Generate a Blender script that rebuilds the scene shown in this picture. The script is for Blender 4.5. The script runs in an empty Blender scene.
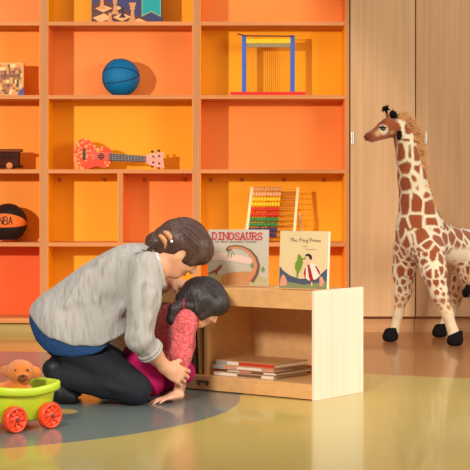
import bpy, bmesh, math, random
import numpy as np
from mathutils import Vector, Matrix, Euler
random.seed(7); rng = np.random.default_rng(7)
SC = bpy.context.scene
COL = SC.collection
PI = math.pi
F0, CH, CX, CY = 1600.0, 0.85, 235.0, 195.0

def P(px, py, D):                       # a photo position at distance D -> world point
    return np.array([(px-CX)*D/F0, D, CH-(py-CY)*D/F0])

# ------------------------------------------------------------------ colours and materials
def lin(c):
    return tuple(((v/255)/12.92 if v/255 <= .04045 else ((v/255+.055)/1.055)**2.4) for v in c)

def new_mat(name):
    m = bpy.data.materials.new(name); m.use_nodes = True
    nt = m.node_tree; b = nt.nodes['Principled BSDF']
    return m, nt, b

def N(nt, typ, **kw):
    n = nt.nodes.new(typ)
    for k, v in kw.items(): setattr(n, k, v)
    return n

def math_n(nt, op, a, b=None, c=None, clamp=False):
    n = N(nt, 'ShaderNodeMath', operation=op); n.use_clamp = clamp
    for i, v in enumerate((a, b, c)):
        if v is None: continue
        if hasattr(v, 'is_linked') or hasattr(v, 'links'): nt.links.new(v, n.inputs[i])
        else: n.inputs[i].default_value = v
    return n.outputs[0]

def mix_n(nt, fac, a, b):
    n = N(nt, 'ShaderNodeMix', data_type='RGBA')
    for inp, v in ((n.inputs[0], fac), (n.inputs[6], a), (n.inputs[7], b)):
        if hasattr(v, 'links'): nt.links.new(v, inp)
        elif isinstance(v, tuple): inp.default_value = (*v[:3], 1)
        else: inp.default_value = v
    return n.outputs[2]

def noise_n(nt, scale, vec=None, detail=3, rough=.55):
    n = N(nt, 'ShaderNodeTexNoise'); n.inputs['Scale'].default_value = scale
    n.inputs['Detail'].default_value = detail; n.inputs['Roughness'].default_value = rough
    if vec is not None: nt.links.new(vec, n.inputs['Vector'])
    return n.outputs['Fac']

def pos_n(nt, scale=(1,1,1), rot=(0,0,0)):
    t = N(nt, 'ShaderNodeTexCoord'); mp = N(nt, 'ShaderNodeMapping')
    mp.inputs['Scale'].default_value = scale; mp.inputs['Rotation'].default_value = rot
    nt.links.new(t.outputs['Object'], mp.inputs['Vector'])
    return mp.outputs['Vector']

def bump_n(nt, b, h, strength, dist=.01):
    n = N(nt, 'ShaderNodeBump'); n.inputs['Strength'].default_value = strength
    n.inputs['Distance'].default_value = dist
    nt.links.new(h, n.inputs['Height']); nt.links.new(n.outputs['Normal'], b.inputs['Normal'])

MATS = {}
def plain(name, rgb, rough=.5, spec=.4, var=.06, nscale=20, bump=0, bscale=200, metal=0, coat=0, sheen=0):
    if name in MATS: return MATS[name]
    m, nt, b = new_mat(name); c = lin(rgb)
    v = pos_n(nt)
    f = noise_n(nt, nscale, v)
    d = tuple(x*(1-var*2) for x in c); u = tuple(min(1, x*(1+var*1.6)) for x in c)
    nt.links.new(mix_n(nt, f, d, u), b.inputs['Base Color'])
    b.inputs['Roughness'].default_value = rough; b.inputs['Specular IOR Level'].default_value = spec
    b.inputs['Metallic'].default_value = metal; b.inputs['Coat Weight'].default_value = coat
    b.inputs['Sheen Weight'].default_value = sheen
    if bump: bump_n(nt, b, noise_n(nt, bscale, v), bump)
    MATS[name] = m; return m

def wood(name, rgb, dark=.8, axis='Z', rough=.45, scale=1.0, spec=.35, strips=False):
    if name in MATS: return MATS[name]
    m, nt, b = new_mat(name); c = lin(rgb)
    s = {'X': (1.2, 40, 40), 'Y': (40, 1.2, 40), 'Z': (40, 40, 1.2)}[axis]
    v = pos_n(nt, tuple(x*scale for x in s))
    f = noise_n(nt, 1.0, v, 4, .6)
    f2 = noise_n(nt, .25, v, 2, .5)
    mx = math_n(nt, 'ADD', math_n(nt, 'MULTIPLY', f, .6), math_n(nt, 'MULTIPLY', f2, .4))
    mr = N(nt, 'ShaderNodeMapRange'); mr.inputs[1].default_value = .34; mr.inputs[2].default_value = .66
    nt.links.new(mx, mr.inputs[0])
    nt.links.new(mix_n(nt, mr.outputs[0], tuple(x*dark for x in c), tuple(min(1, x*1.08) for x in c)), b.inputs['Base Color'])
    b.inputs['Roughness'].default_value = rough; b.inputs['Specular IOR Level'].default_value = spec
    MATS[name] = m; return m

def vcol(name, rough=.6, spec=.3, bump=0, bscale=150, sheen=0, var=.1, vscale=40):
    if name in MATS: return MATS[name]
    m, nt, b = new_mat(name)
    a = N(nt, 'ShaderNodeAttribute', attribute_name='Col')
    v = pos_n(nt); f = noise_n(nt, vscale, v)
    k = math_n(nt, 'ADD', math_n(nt, 'MULTIPLY', f, 2*var), 1-var)
    mm = N(nt, 'ShaderNodeVectorMath', operation='SCALE')
    nt.links.new(a.outputs['Color'], mm.inputs[0]); nt.links.new(k, mm.inputs['Scale'])
    nt.links.new(mm.outputs[0], b.inputs['Base Color'])
    b.inputs['Roughness'].default_value = rough; b.inputs['Specular IOR Level'].default_value = spec
    b.inputs['Sheen Weight'].default_value = sheen
    if bump: bump_n(nt, b, noise_n(nt, bscale, v), bump)
    MATS[name] = m; return m

# ------------------------------------------------------------------ objects
ORIG = {}
def link(o, parent=None):
    COL.objects.link(o)
    if parent is not None: o.parent = parent
    return o

def tag(o, label=None, cat=None, group=None, kind=None):
    if label: o['label'] = label
    if cat: o['category'] = cat
    if group: o['group'] = group
    if kind: o['kind'] = kind
    return o

def thing(name, loc, label, cat, group=None):
    o = bpy.data.objects.new(name, None); o.empty_display_size = .05
    o.location = Vector(tuple(loc)); link(o); ORIG[o.name] = np.array(loc, float)
    return tag(o, label, cat, group)

def mk(name, verts, faces, mat, parent=None, smooth=False, origin=None, col=None, mats=None, fmat=None):
    """verts are world coordinates; the object keeps its thing's origin"""
    V = np.array(verts, float)
    og = ORIG[parent.name] if parent is not None else (np.array(origin, float) if origin is not None else V.min(0)*0)
    V = V-og
    me = bpy.data.meshes.new(name); me.from_pydata(V.tolist(), [], [list(map(int, f)) for f in faces]); me.update()
    if col is not None:
        at = me.color_attributes.new('Col', 'FLOAT_COLOR', 'POINT')
        c4 = np.ones((len(V), 4), np.float32); c4[:, :3] = col
        at.data.foreach_set('color', c4.ravel())
    if smooth: me.polygons.foreach_set('use_smooth', [True]*len(me.polygons))
    for m in (mats or [mat]): me.materials.append(m)
    if fmat is not None: me.polygons.foreach_set('material_index', fmat)
    o = bpy.data.objects.new(name, me); link(o, parent)
    if parent is None: o.location = Vector(tuple(og))
    ORIG[o.name] = og
    return o

class MB:
    """collects simple shapes and links them as ONE mesh object"""
    def __init__(s): s.v = []; s.f = []; s.sm = []; s.mi = []; s.cur = 0
    def _add(s, V, Fc, smooth=False):
        n = len(s.v); s.v += [tuple(map(float, p)) for p in V]
        for f in Fc: s.f.append([i+n for i in f]); s.sm.append(smooth); s.mi.append(s.cur)
        return s
    def box(s, lo, hi, M=None, bev=0.0):
        lo = np.array(lo, float); hi = np.array(hi, float)
        bm = bmesh.new(); bmesh.ops.create_cube(bm, size=1)
        for v in bm.verts: v.co = Vector([(lo[i]+hi[i])/2+v.co[i]*(hi[i]-lo[i]) for i in range(3)])
        if bev: bmesh.ops.bevel(bm, geom=bm.edges[:], offset=bev, segments=2, affect='EDGES', profile=.6)
        bm.verts.index_update()
        V = [v.co.copy() for v in bm.verts]; Fc = [[v.index for v in f.verts] for f in bm.faces]; bm.free()
        if M is not None: V = [M @ v for v in V]
        return s._add(V, Fc)
    def tube(s, pts, r, n=8, caps=True, closed=False):
        pts = [np.array(p, float) for p in pts]; m = len(pts)
        rr = r if hasattr(r, '__len__') else [r]*m
        V = []; ref = None
        for i, p in enumerate(pts):
            a = pts[(i-1) % m] if (i > 0 or closed) else pts[i]; b = pts[(i+1) % m] if (i < m-1 or closed) else pts[i]
            t = b-a; t /= (np.linalg.norm(t)+1e-12)
            if ref is None: ref = np.array([0, 0, 1.]) if abs(t[2]) < .9 else np.array([1., 0, 0])
            u = np.cross(t, ref); u /= np.linalg.norm(u)+1e-12; w = np.cross(u, t); ref = w
            for k in range(n):
                an = 2*PI*k/n; V.append(p+rr[i]*(math.cos(an)*u+math.sin(an)*w))
        Fc = []
        for i in range(m if closed else m-1):
            j = (i+1) % m
            for k in range(n): Fc.append([i*n+k, i*n+(k+1) % n, j*n+(k+1) % n, j*n+k])
        if caps and not closed: Fc += [list(range(n))[::-1], [(m-1)*n+k for k in range(n)]]
        return s._add(V, Fc, True)
    def lathe(s, prof, M=None, n=24):
        """profile of (r, z) round local z"""
        V = []; Fc = []
        for r, z in prof:
            for k in range(n): V.append(Vector((r*math.cos(2*PI*k/n), r*math.sin(2*PI*k/n), z)))
        for i in range(len(prof)-1):
            for k in range(n): Fc.append([i*n+k, i*n+(k+1) % n, (i+1)*n+(k+1) % n, (i+1)*n+k])
        Fc += [list(range(n))[::-1], [(len(prof)-1)*n+k for k in range(n)]]
        if M is not None: V = [M @ v for v in V]
        return s._add(V, Fc, True)
    def prism(s, poly, t0, t1, M=None):
        """polygon in local (x, z), extruded along local y from t0 to t1"""
        n = len(poly)
        V = [Vector((p[0], t0, p[1])) for p in poly]+[Vector((p[0], t1, p[1])) for p in poly]
        Fc = [list(range(n)), [n+i for i in range(n)][::-1]]+[[i, n+i, n+(i+1) % n, (i+1) % n] for i in range(n)]
        if M is not None: V = [M @ v for v in V]
        return s._add(V, Fc)
    def ribbon(s, pts, w, t0, t1, M=None, closed=False):
        """a pen stroke in local (x, z) as a thin raised ribbon"""
        pts = [np.array(p, float) for p in pts]; m = len(pts); L = []; R = []
        for i in range(m):
            a = pts[i-1] if (i > 0 or closed) else pts[i]; b = pts[(i+1) % m] if (i < m-1 or closed) else pts[i]
            t = b-a; t = t/(np.linalg.norm(t)+1e-9); nn = np.array([-t[1], t[0]])*w/2
            e = t*w*.3*((i == m-1)-(i == 0)) if not closed else 0
            L.append(pts[i]+nn+e); R.append(pts[i]-nn+e)
        for i in range(m if closed else m-1):
            j = (i+1) % m
            s.prism([L[i], R[i], R[j], L[j]], t0, t1, M)
        return s
    def sphere(s, c, r, n=16, M=None):
        rr = r if hasattr(r, '__len__') else (r, r, r)
        V = []; Fc = []
        V.append(Vector((0, 0, 1)))
        for i in range(1, n//2):
            th = PI*i/(n//2)
            for k in range(n): V.append(Vector((math.sin(th)*math.cos(2*PI*k/n), math.sin(th)*math.sin(2*PI*k/n), math.cos(th))))
        V.append(Vector((0, 0, -1)))
        for k in range(n): Fc.append([0, 1+k, 1+(k+1) % n])
        for i in range(n//2-2):
            for k in range(n): Fc.append([1+i*n+k, 1+(i+1)*n+k, 1+(i+1)*n+(k+1) % n, 1+i*n+(k+1) % n])
        e = len(V)-1; b0 = 1+(n//2-2)*n
        for k in range(n): Fc.append([b0+k, e, b0+(k+1) % n])
        V = [Vector((v.x*rr[0], v.y*rr[1], v.z*rr[2])) for v in V]
        if M is not None: V = [M @ v for v in V]
        V = [v+Vector(tuple(c)) for v in V]
        return s._add(V, Fc, True)
    def build(s, name, mat, parent=None, origin=None, label=None, mats=None, col=None):
        V = np.array(s.v)
        if parent is None and origin is None:
            origin = [(V[:, 0].min()+V[:, 0].max())/2, (V[:, 1].min()+V[:, 1].max())/2, V[:, 2].min()]
        o = mk(name, V, s.f, mat, parent, False, origin, mats=mats, fmat=s.mi if mats else None, col=col)
        o.data.polygons.foreach_set('use_smooth', s.sm)
        if label: o['label'] = label
        return o

# ------------------------------------------------------------------ soft bodies: a smooth union of limbs, skinned by surface nets
class Soft:
    def __init__(s, lo, hi, h):
        s.lo = np.array(lo, float); s.h = h
        s.n = np.ceil((np.array(hi)-s.lo)/h).astype(int)+1
        s.F = np.full(tuple(s.n), 1.0, np.float32)
        s.ax = [s.lo[i]+h*np.arange(s.n[i]) for i in range(3)]
    def _blk(s, lo, hi, pad):
        sl = []
        for i in range(3):
            a = int(max(0, math.floor((lo[i]-pad-s.lo[i])/s.h))); b = int(min(s.n[i], math.ceil((hi[i]+pad-s.lo[i])/s.h)+1))
            sl.append(slice(a, max(a, b)))
        g = np.meshgrid(*[s.ax[i][sl[i]] for i in range(3)], indexing='ij')
        return tuple(sl), g
    def _mix(s, sl, d, k):
        a = s.F[sl]
        if k > 0:
            h = np.maximum(k-np.abs(a-d), 0)/k
            s.F[sl] = np.minimum(a, d)-h*h*k*.25
        else: s.F[sl] = np.minimum(a, d)
    def _msub(s, sl, d, k):
        a = s.F[sl]; b = -d
        h = np.maximum(k-np.abs(a-b), 0)/max(k, 1e-6)
        s.F[sl] = np.maximum(a, b)+h*h*k*.25
    def cap(s, a, b, ra, rb=None, k=.02, sub=False):
        rb = ra if rb is None else rb
        a = np.array(a, float); b = np.array(b, float); R = max(ra, rb)
        sl, (X, Y, Z) = s._blk(np.minimum(a, b)-R, np.maximum(a, b)+R, k+2*s.h+.02)
        if X.size == 0: return s
        d = b-a; L = d@d+1e-12
        t = np.clip(((X-a[0])*d[0]+(Y-a[1])*d[1]+(Z-a[2])*d[2])/L, 0, 1)
        D = np.sqrt((X-a[0]-t*d[0])**2+(Y-a[1]-t*d[1])**2+(Z-a[2]-t*d[2])**2)-(ra+(rb-ra)*t)
        (s._msub if sub else s._mix)(sl, D.astype(np.float32), k); return s
    def chain(s, pts, rs, k=.02):
        for i in range(len(pts)-1): s.cap(pts[i], pts[i+1], rs[i], rs[i+1], k)
        return s
    def ell(s, c, r, R=None, k=.02, sub=False):
        c = np.array(c, float); r = np.array(r, float); m = r.max()
        sl, (X, Y, Z) = s._blk(c-m, c+m, k+2*s.h+.02)
        if X.size == 0: return s
        q = np.stack([X-c[0], Y-c[1], Z-c[2]], -1)
        if R is not None: q = q@np.array(R)        # columns of R are the local axes
        k0 = np.linalg.norm(q/r, axis=-1); k1 = np.linalg.norm(q/(r*r), axis=-1)+1e-9
        D = k0*(k0-1)/k1
        (s._msub if sub else s._mix)(sl, D.astype(np.float32), k); return s
    def plane(s, p, n, k=.0):                      # keep the side the normal points away from
        p = np.array(p, float); n = np.array(n, float); n /= np.linalg.norm(n)
        g = np.meshgrid(*s.ax, indexing='ij')
        D = sum((g[i]-p[i])*n[i] for i in range(3)).astype(np.float32)
        if k > 0:
            h = np.maximum(k-np.abs(s.F-D), 0)/k; s.F = np.maximum(s.F, D)+h*h*k*.25
        else: s.F = np.maximum(s.F, D)
        return s
    def field(s, fn):                              # add a displacement field (for folds)
        g = np.meshgrid(*s.ax, indexing='ij'); s.F = s.F+fn(*g).astype(np.float32); return s
    def mesh(s, relax=1):
        F = s.F; nx, ny, nz = F.shape
        I = F < 0
        c = [F[dx:nx-1+dx, dy:ny-1+dy, dz:nz-1+dz] for dx in (0, 1) for dy in (0, 1) for dz in (0, 1)]
        S = sum((v < 0).astype(np.int8) for v in c)
        act = (S > 0) & (S < 8); idx = np.argwhere(act)
        vid = np.full(act.shape, -1, np.int64); vid[act] = np.arange(len(idx))
        cor = np.stack([v[act] for v in c], -1)
        offs = np.array([(dx, dy, dz) for dx in (0, 1) for dy in (0, 1) for dz in (0, 1)], float)
        acc = np.zeros((len(idx), 3)); cnt = np.zeros(len(idx))
        for a in range(8):
            for b in range(a+1, 8):
                if np.abs(offs[a]-offs[b]).sum() != 1: continue
                fa, fb = cor[:, a], cor[:, b]; m = (fa < 0) != (fb < 0)
                t = fa[m]/(fa[m]-fb[m]); acc[m] += offs[a]+(offs[b]-offs[a])*t[:, None]; cnt[m] += 1
        V = s.lo+s.h*(idx+acc/cnt[:, None])
        Q = []
        for ax in range(3):
            sl0 = [slice(None)]*3; sl1 = [slice(None)]*3; sl0[ax] = slice(0, -1); sl1[ax] = slice(1, None)
            A = I[tuple(sl0)]; B = I[tuple(sl1)]
            e = np.argwhere(A != B); o1, o2 = [(1, 2), (2, 0), (0, 1)][ax]
            ok = (e[:, o1] > 0) & (e[:, o2] > 0) & (e[:, o1] < F.shape[o1]-1) & (e[:, o2] < F.shape[o2]-1); e = e[ok]
            def g(d1, d2):
                q = e.copy(); q[:, o1] -= d1; q[:, o2] -= d2; return vid[q[:, 0], q[:, 1], q[:, 2]]
            quad = np.stack([g(1, 1), g(0, 1), g(0, 0), g(1, 0)], -1)
            flip = ~A[e[:, 0], e[:, 1], e[:, 2]]
            quad[flip] = quad[flip][:, ::-1]; Q.append(quad)
        Q = np.concatenate(Q)
        for _ in range(relax):
            Sx = np.zeros_like(V); C = np.zeros(len(V))
            for i in range(4):
                j = (i+1) % 4
                np.add.at(Sx, Q[:, i], V[Q[:, j]]); np.add.at(C, Q[:, i], 1)
                np.add.at(Sx, Q[:, j], V[Q[:, i]]); np.add.at(C, Q[:, j], 1)
            V = V*.5+.5*Sx/np.maximum(C, 1)[:, None]
        return V, Q
    def build(s, name, mat, parent=None, origin=None, colfn=None, relax=1, label=None):
        V, Q = s.mesh(relax)
        o = mk(name, V, Q, mat, parent, True, origin, col=colfn(V) if colfn else None)
        if label: o['label'] = label
        return o

def unit(v): v = np.array(v, float); return v/np.linalg.norm(v)
def frame(f, up):
    f = unit(f); s_ = unit(np.cross(f, up)); u = np.cross(s_, f)
    return f, s_, u                                # forward, side (its right), up
def MX(loc, xa, za):                               # matrix whose local x, z follow the given axes
    x = Vector(tuple(unit(xa))); z = Vector(tuple(za)); z = (z-x*z.dot(x)).normalized(); y = z.cross(x)
    M = Matrix((x, y, z)).transposed().to_4x4(); M.translation = Vector(tuple(loc)); return M
# ================================================================== THE SETTING
WD = 9.85                                          # front plane of the wall units
def X9(px): return (px-CX)*WD/F0
def Z9(py): return CH-(py-CY)*WD/F0

def floor_mat():
    m, nt, b = new_mat('floor_vinyl')
    g = N(nt, 'ShaderNodeNewGeometry'); sep = N(nt, 'ShaderNodeSeparateXYZ'); nt.links.new(g.outputs['Position'], sep.inputs[0])
    x, y = sep.outputs[0], sep.outputs[1]
    def disc(cx, cy, r, soft=.006):
        dx = math_n(nt, 'SUBTRACT', x, cx); dy = math_n(nt, 'SUBTRACT', y, cy)
        d = math_n(nt, 'SQRT', math_n(nt, 'ADD', math_n(nt, 'MULTIPLY', dx, dx), math_n(nt, 'MULTIPLY', dy, dy)))
        return math_n(nt, 'DIVIDE', math_n(nt, 'SUBTRACT', r, d), soft, clamp=True)
    sp = noise_n(nt, 90, g.outputs['Position'], 4, .7); sp2 = noise_n(nt, 1.3, g.outputs['Position'], 2)
    green = mix_n(nt, sp, lin((180, 167, 92)), lin((196, 182, 106)))
    gold = lin((206, 172, 86))
    base = mix_n(nt, math_n(nt, 'MULTIPLY', sp2, .6), green, gold)
    tan = mix_n(nt, sp, lin((172, 112, 64)), lin((184, 124, 74)))
    blue = mix_n(nt, sp, lin((104, 116, 112)), lin((120, 130, 124)))
    c = mix_n(nt, disc(1.6, 9.3, 1.95), base, tan)
    bl = math_n(nt, 'MAXIMUM', disc(-1.475, 6.69, 1.5), disc(-1.35, 7.25, 1.45))
    c = mix_n(nt, bl, c, blue)
    c = mix_n(nt, disc(-.70, 6.28, .085), c, lin((205, 165, 95)))
    nt.links.new(c, b.inputs['Base Color'])
    b.inputs['Roughness'].default_value = .30; b.inputs['Specular IOR Level'].default_value = .38
    b.inputs['Coat Weight'].default_value = .38; b.inputs['Coat Roughness'].default_value = .07
    bump_n(nt, b, noise_n(nt, 3.0, g.outputs['Position'], 2), .02, .02)
    return m

fl = MB().box((-6, 0.2, -.1), (6, 10.6, 0)).build('floor', floor_mat(), origin=(0, 0, 0)); fl['kind'] = 'structure'
wl = MB().box((-6, 10.45, 0), (6, 10.6, 3.2)).build('wall_back', plain('wall_paint', (226, 214, 196), .7), origin=(0, 10.5, 0)); wl['kind'] = 'structure'

W_EDGE = wood('shelf_edge_wood', (212, 136, 82), .86, 'X', .55, spec=.12)
W_EDGEZ = wood('shelf_side_wood', (198, 132, 84), .88, 'Z', .55, spec=.12)
W_CAB = wood('cabinet_wood', (202, 158, 112), .86, 'Z', .42)
W_CAB2 = wood('cabinet_wood_second', (197, 152, 107), .86, 'Z', .42)
W_PLINTH = wood('plinth_wood', (190, 138, 88), .85, 'X', .5)
AMBER = plain('amber_laminate', (255, 168, 18), .5, .25, .02, 3)
AMBER2 = plain('deep_amber_laminate', (255, 150, 28), .5, .25, .02, 3)
ORANGE = plain('orange_laminate', (250, 142, 60), .5, .25, .02, 3)
RED_OR = plain('red_orange_laminate', (244, 98, 26), .5, .25, .02, 3)
ZS = [.0777, Z9(244.5), Z9(171.3), Z9(97), Z9(23.5), Z9(-50)]
ST = .0245                                         # shelf board thickness
BD = .30                                           # depth of the cells
SIDE = .0235

def cell(root, x0, x1, z0, z1, m):
    b = MB(); t = .004; y0 = WD+.004; y1 = WD+BD
    b.box((x0, y1-t, z0), (x1, y1, z1)).box((x0, y0, z0), (x0+t, y1, z1)).box((x1-t, y0, z0), (x1, y1, z1))
    b.build('cell_lining', m, root)

def shelving(x0, x1, label, cells, part=None):
    r = thing('shelving_unit', ((x0+x1)/2, WD, 0), label, 'shelving', 'built-in shelving units')
    top = ZS[-1]+ST/2
    for xx in (x0, x1-SIDE):
        MB().box((xx, WD, .0), (xx+SIDE, WD+BD+.02, top), bev=.0015).build('side_panel', W_EDGEZ, r)
    xa, xb = x0+SIDE, x1-SIDE
    for i, z in enumerate(ZS):
        t = ST if i else .03
        MB().box((xa, WD+.001, z-t/2), (xb, WD+BD, z+t/2), bev=.001).build('shelf', W_EDGE, r)
    MB().box((xa, WD+BD, 0), (xb, WD+BD+.018, top)).build('back_panel', W_EDGEZ, r)
    MB().box((xa, WD+.05, 0), (xb, WD+.066, ZS[0]-.015)).build('plinth', PLINTH_L if x0 < -1 else W_PLINTH, r)
    for row, m in cells:
        z0, z1 = ZS[row]+ST/2, ZS[row+1]-ST/2
        if isinstance(m, tuple):
            xm = part
            cell(r, xa, xm-.012, z0, z1, m[0]); cell(r, xm+.012, xb, z0, z1, m[1])
            MB().box((xm-.012, WD+.002, z0), (xm+.012, WD+BD, z1), bev=.001).build('partition', W_EDGEZ, r)
        else: cell(r, xa, xb, z0, z1, m)
    return r

PLINTH_L = wood('olive_plinth', (178, 150, 80), .9, 'X', .5)
U0, U1, U2, U3 = -2.118, -1.1775, -.2371, .7035
u1 = shelving(U0, U1, 'leftmost shelving unit holding the black and orange ball', [(0, RED_OR), (1, AMBER2), (2, AMBER2), (3, AMBER2), (4, ORANGE)])
u2 = shelving(U1, U2, 'middle shelving unit holding the blue ball and red ukulele', [(0, AMBER), (1, (AMBER, ORANGE)), (2, AMBER), (3, ORANGE), (4, AMBER)], part=X9(120))
u3 = shelving(U2, U3, 'right shelving unit holding the abacus, beside the tall wood cabinets', [(0, AMBER2), (1, AMBER), (2, ORANGE), (3, AMBER), (4, ORANGE)])
BOLT = plain('bolt_bronze', (190, 120, 50), .35, .5)
for root, pxs in ((u2, (60, 105, 145, 185)), (u3, (211, 242, 284, 324))):
    for px in pxs:
        p = P(px, 180, WD+BD-.006)
        M = Matrix.Translation(Vector(tuple(p))) @ Matrix.Rotation(PI/2, 4, 'X')
        MB().lathe([(.012, 0), (.012, .004), (.009, .007), (.004, .008)], M, 14).build('bolt', BOLT, root)

# tall cabinets right of the shelves
STEEL = plain('brushed_steel', (215, 212, 205), .3, .5, .02, metal=.6)
def cabinet(x0, x1, label, m, hx):
    r = thing('tall_cabinet', ((x0+x1)/2, WD, 0), label, 'cabinet', 'tall wood cabinets')
    zb = Z9(316.5)
    MB().box((x0, WD+.02, zb), (x1, WD+BD+.02, ZS[-1]+ST/2)).build('carcass', m, r)
    MB().box((x0, WD+.07, 0), (x1, WD+.09, zb)).build('plinth', W_PLINTH, r)
    d = MB().box((x0+.002, WD-.004, zb), (x1-.002, WD+.016, ZS[-1]+ST/2), bev=.0015).build('door', m, r)
    if hx is not None:
        h = MB(); z0, z1 = Z9(144), Z9(132)
        h.box((hx-.007, WD-.016, z0), (hx+.007, WD-.011, z1), bev=.002)
        for z in (z0+.012, z1-.012): h.box((hx-.004, WD-.012, z-.004), (hx+.004, WD-.003, z+.004))
        h.build('handle', STEEL, d)
xb0, xb1 = .709, X9(415.3)
cabinet(xb0, xb1, 'tall pale wood cabinet behind the giraffe head, next to shelves', W_CAB, xb0+.014)
cabinet(xb1+.003, xb1+.41, 'tall wood cabinet behind the giraffe neck and back', W_CAB2, X9(425.5))
cabinet(xb1+.413, xb1+.82, 'tall wood cabinet at the far right edge of the wall', W_CAB, xb1+.46)

# ================================================================== THE LOW BOOKCASE
TH = math.radians(37)
A0 = np.array([.330, 6.60, 0]); BU = np.array([-math.cos(TH), math.sin(TH), 0]); BV = np.array([math.sin(TH), math.cos(TH), 0])
BL, BDP, BH = 1.19, .372, .454
BM = Matrix(((BU[0], BV[0], 0, A0[0]), (BU[1], BV[1], 0, A0[1]), (0, 0, 1, 0), (0, 0, 0, 1)))
def bk(u, v, z): return np.array(BM @ Vector((u, v, z)))
MAPLE = wood('maple_front', (230, 174, 112), .9, 'X', .4)
MAPLE_IN = wood('maple_inside', (232, 180, 120), .88, 'X', .45)
MAPLE_END = wood('pale_maple_end', (240, 224, 200), .95, 'Z', .35)
bc = thing('low_bookcase', bk(BL/2, BDP/2, 0), 'low open maple bookcase with pale end panel and books on top', 'bookcase')
MB().box((0, 0, 0), (.016, BDP, BH), BM, .002).build('end_panel', MAPLE_END, bc)
MB().box((BL-.016, 0, 0), (BL, BDP, BH), BM, .002).build('end_panel', MAPLE_END, bc)
MB().box((.016, .004, BH-.026), (BL-.016, BDP-.004, BH-.006), BM, .001).build('top_board', MAPLE, bc)
MB().box((.016, .001, BH-.08), (BL-.016, .019, BH-.003), BM, .002).build('top_rail', MAPLE, bc)
MB().box((.016, .004, .048), (BL-.016, BDP-.004, .066), BM, .001).build('bottom_shelf', MAPLE_IN, bc)
base = MB().box((.016, .001, .004), (BL-.016, .018, .064), BM, .002).build('base_rail', MAPLE, bc)
MB().box((.578, .02, .066), (.596, BDP-.006, BH-.026), BM, .001).build('divider', MAPLE_IN, bc)
MB().box((.016, BDP-.014, .01), (BL-.016, BDP-.002, BH-.006), BM).build('back_panel', MAPLE_IN, bc)
cl = MB(); DK = plain('dark_latch', (92, 68, 48), .4, .5)
for u0, u1_ in ((.555, .62),):
    cl.prism([(u0, .045), (u0, .033), (u0+.008, .022), (u0+.014, .022), (u0+.014, .034), (u1_-.014, .034), (u1_-.014, .022), (u1_-.008, .022), (u1_, .033), (u1_, .045)], -.004, .002, BM)
cl.build('latch', DK, bc)

# ================================================================== CAMERA AND LIGHT
cam = bpy.data.cameras.new('camera'); co = bpy.data.objects.new('camera', cam); COL.objects.link(co)
co.location = (0, 0, CH); co.rotation_euler = (PI/2, 0, 0)
cam.sensor_width = 36; cam.lens = F0/470*36; cam.shift_y = -(235-CY)/470; cam.clip_end = 60
SC.camera = co

def area(name, loc, target, size, power, color, size_y=None, spread=None):
    l = bpy.data.lights.new(name, 'AREA'); l.energy = power; l.color = color; l.size = size
    if size_y: l.shape = 'RECTANGLE'; l.size_y = size_y
    if spread: l.spread = spread
    o = bpy.data.objects.new(name, l); COL.objects.link(o); o.location = loc
    o.rotation_euler = (Vector(target)-Vector(loc)).to_track_quat('-Z', 'Y').to_euler(); return o
sp = bpy.data.lights.new('key_spot', 'SPOT'); sp.energy = 1600; sp.color = (1, .93, .84); sp.shadow_soft_size = .10
sp.spot_size = math.radians(25); sp.spot_blend = .3
so = bpy.data.objects.new('key_spot', sp); COL.objects.link(so); so.location = (-4.2, 3.0, 2.1)
so.rotation_euler = (Vector((-.74, 9.85, .88))-so.location).to_track_quat('-Z', 'Y').to_euler()
area('window_right', (4.6, 4.2, 2.2), (.6, 7.6, .5), 2.6, 215, (1, .95, .88), 2.2)
area('ceiling_panel', (0, 6.6, 3.6), (0, 7.2, 0), 4.0, 60, (1, .95, .88), 3.0)
sp = bpy.data.lights.new('front_fill_spot', 'SPOT'); sp.energy = 850; sp.color = (1, .94, .86); sp.shadow_soft_size = .35  # added fill, brightens the bookcase and the people from the front
sp.spot_size = math.radians(30); sp.spot_blend = .6
so = bpy.data.objects.new('front_fill_spot', sp); COL.objects.link(so); so.location = (-1.2, 2.0, 2.4)
so.rotation_euler = (Vector((-.15, 6.7, .28))-so.location).to_track_quat('-Z', 'Y').to_euler()
w = bpy.data.worlds.new('world'); SC.world = w; w.use_nodes = True
bg = w.node_tree.nodes['Background']; bg.inputs[0].default_value = (1, .93, .84, 1); bg.inputs[1].default_value = .3
SC.view_settings.view_transform = 'Standard'; SC.view_settings.look = 'None'
SC.view_settings.exposure = 0; SC.view_settings.gamma = 1
# ================================================================== THINGS ON THE SHELVES
def shelf_top(row): return ZS[row]+(ST/2 if row else .015)
def arc(cx, cz, rx, rz, a0, a1, n=8):
    return [(cx+rx*math.cos(math.radians(a0+(a1-a0)*i/n)), cz+rz*math.sin(math.radians(a0+(a1-a0)*i/n))) for i in range(n+1)]

# --- balls ---------------------------------------------------------
def ball_mesh(c, r, n=96):
    b = MB().sphere(c, r, n); return b
def seam_tubes(c, r, R, curves, tr):
    b = MB()
    for pts, cl in curves:
        b.tube([np.array(c)+np.array(R @ Vector(p)).reshape(3)*r*1.0 for p in pts], tr, 6, closed=cl, caps=not cl)
    return b
def bb_curves():
    out = [([(math.cos(t), math.sin(t), 0) for t in np.linspace(0, 2*PI, 64, False)], True),
           ([(0, math.cos(t), math.sin(t)) for t in np.linspace(0, 2*PI, 64, False)], True)]
    for s in (-1, 1):
        pts = []
        for t in np.linspace(0, 2*PI, 64, False):
            v = Vector((math.cos(t)*.62+.0*s, math.sin(t)*.86, s*(.50-.18*math.cos(2*t)))); v.normalize(); pts.append(tuple(v))
        out.append((pts, True))
    return out

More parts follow.
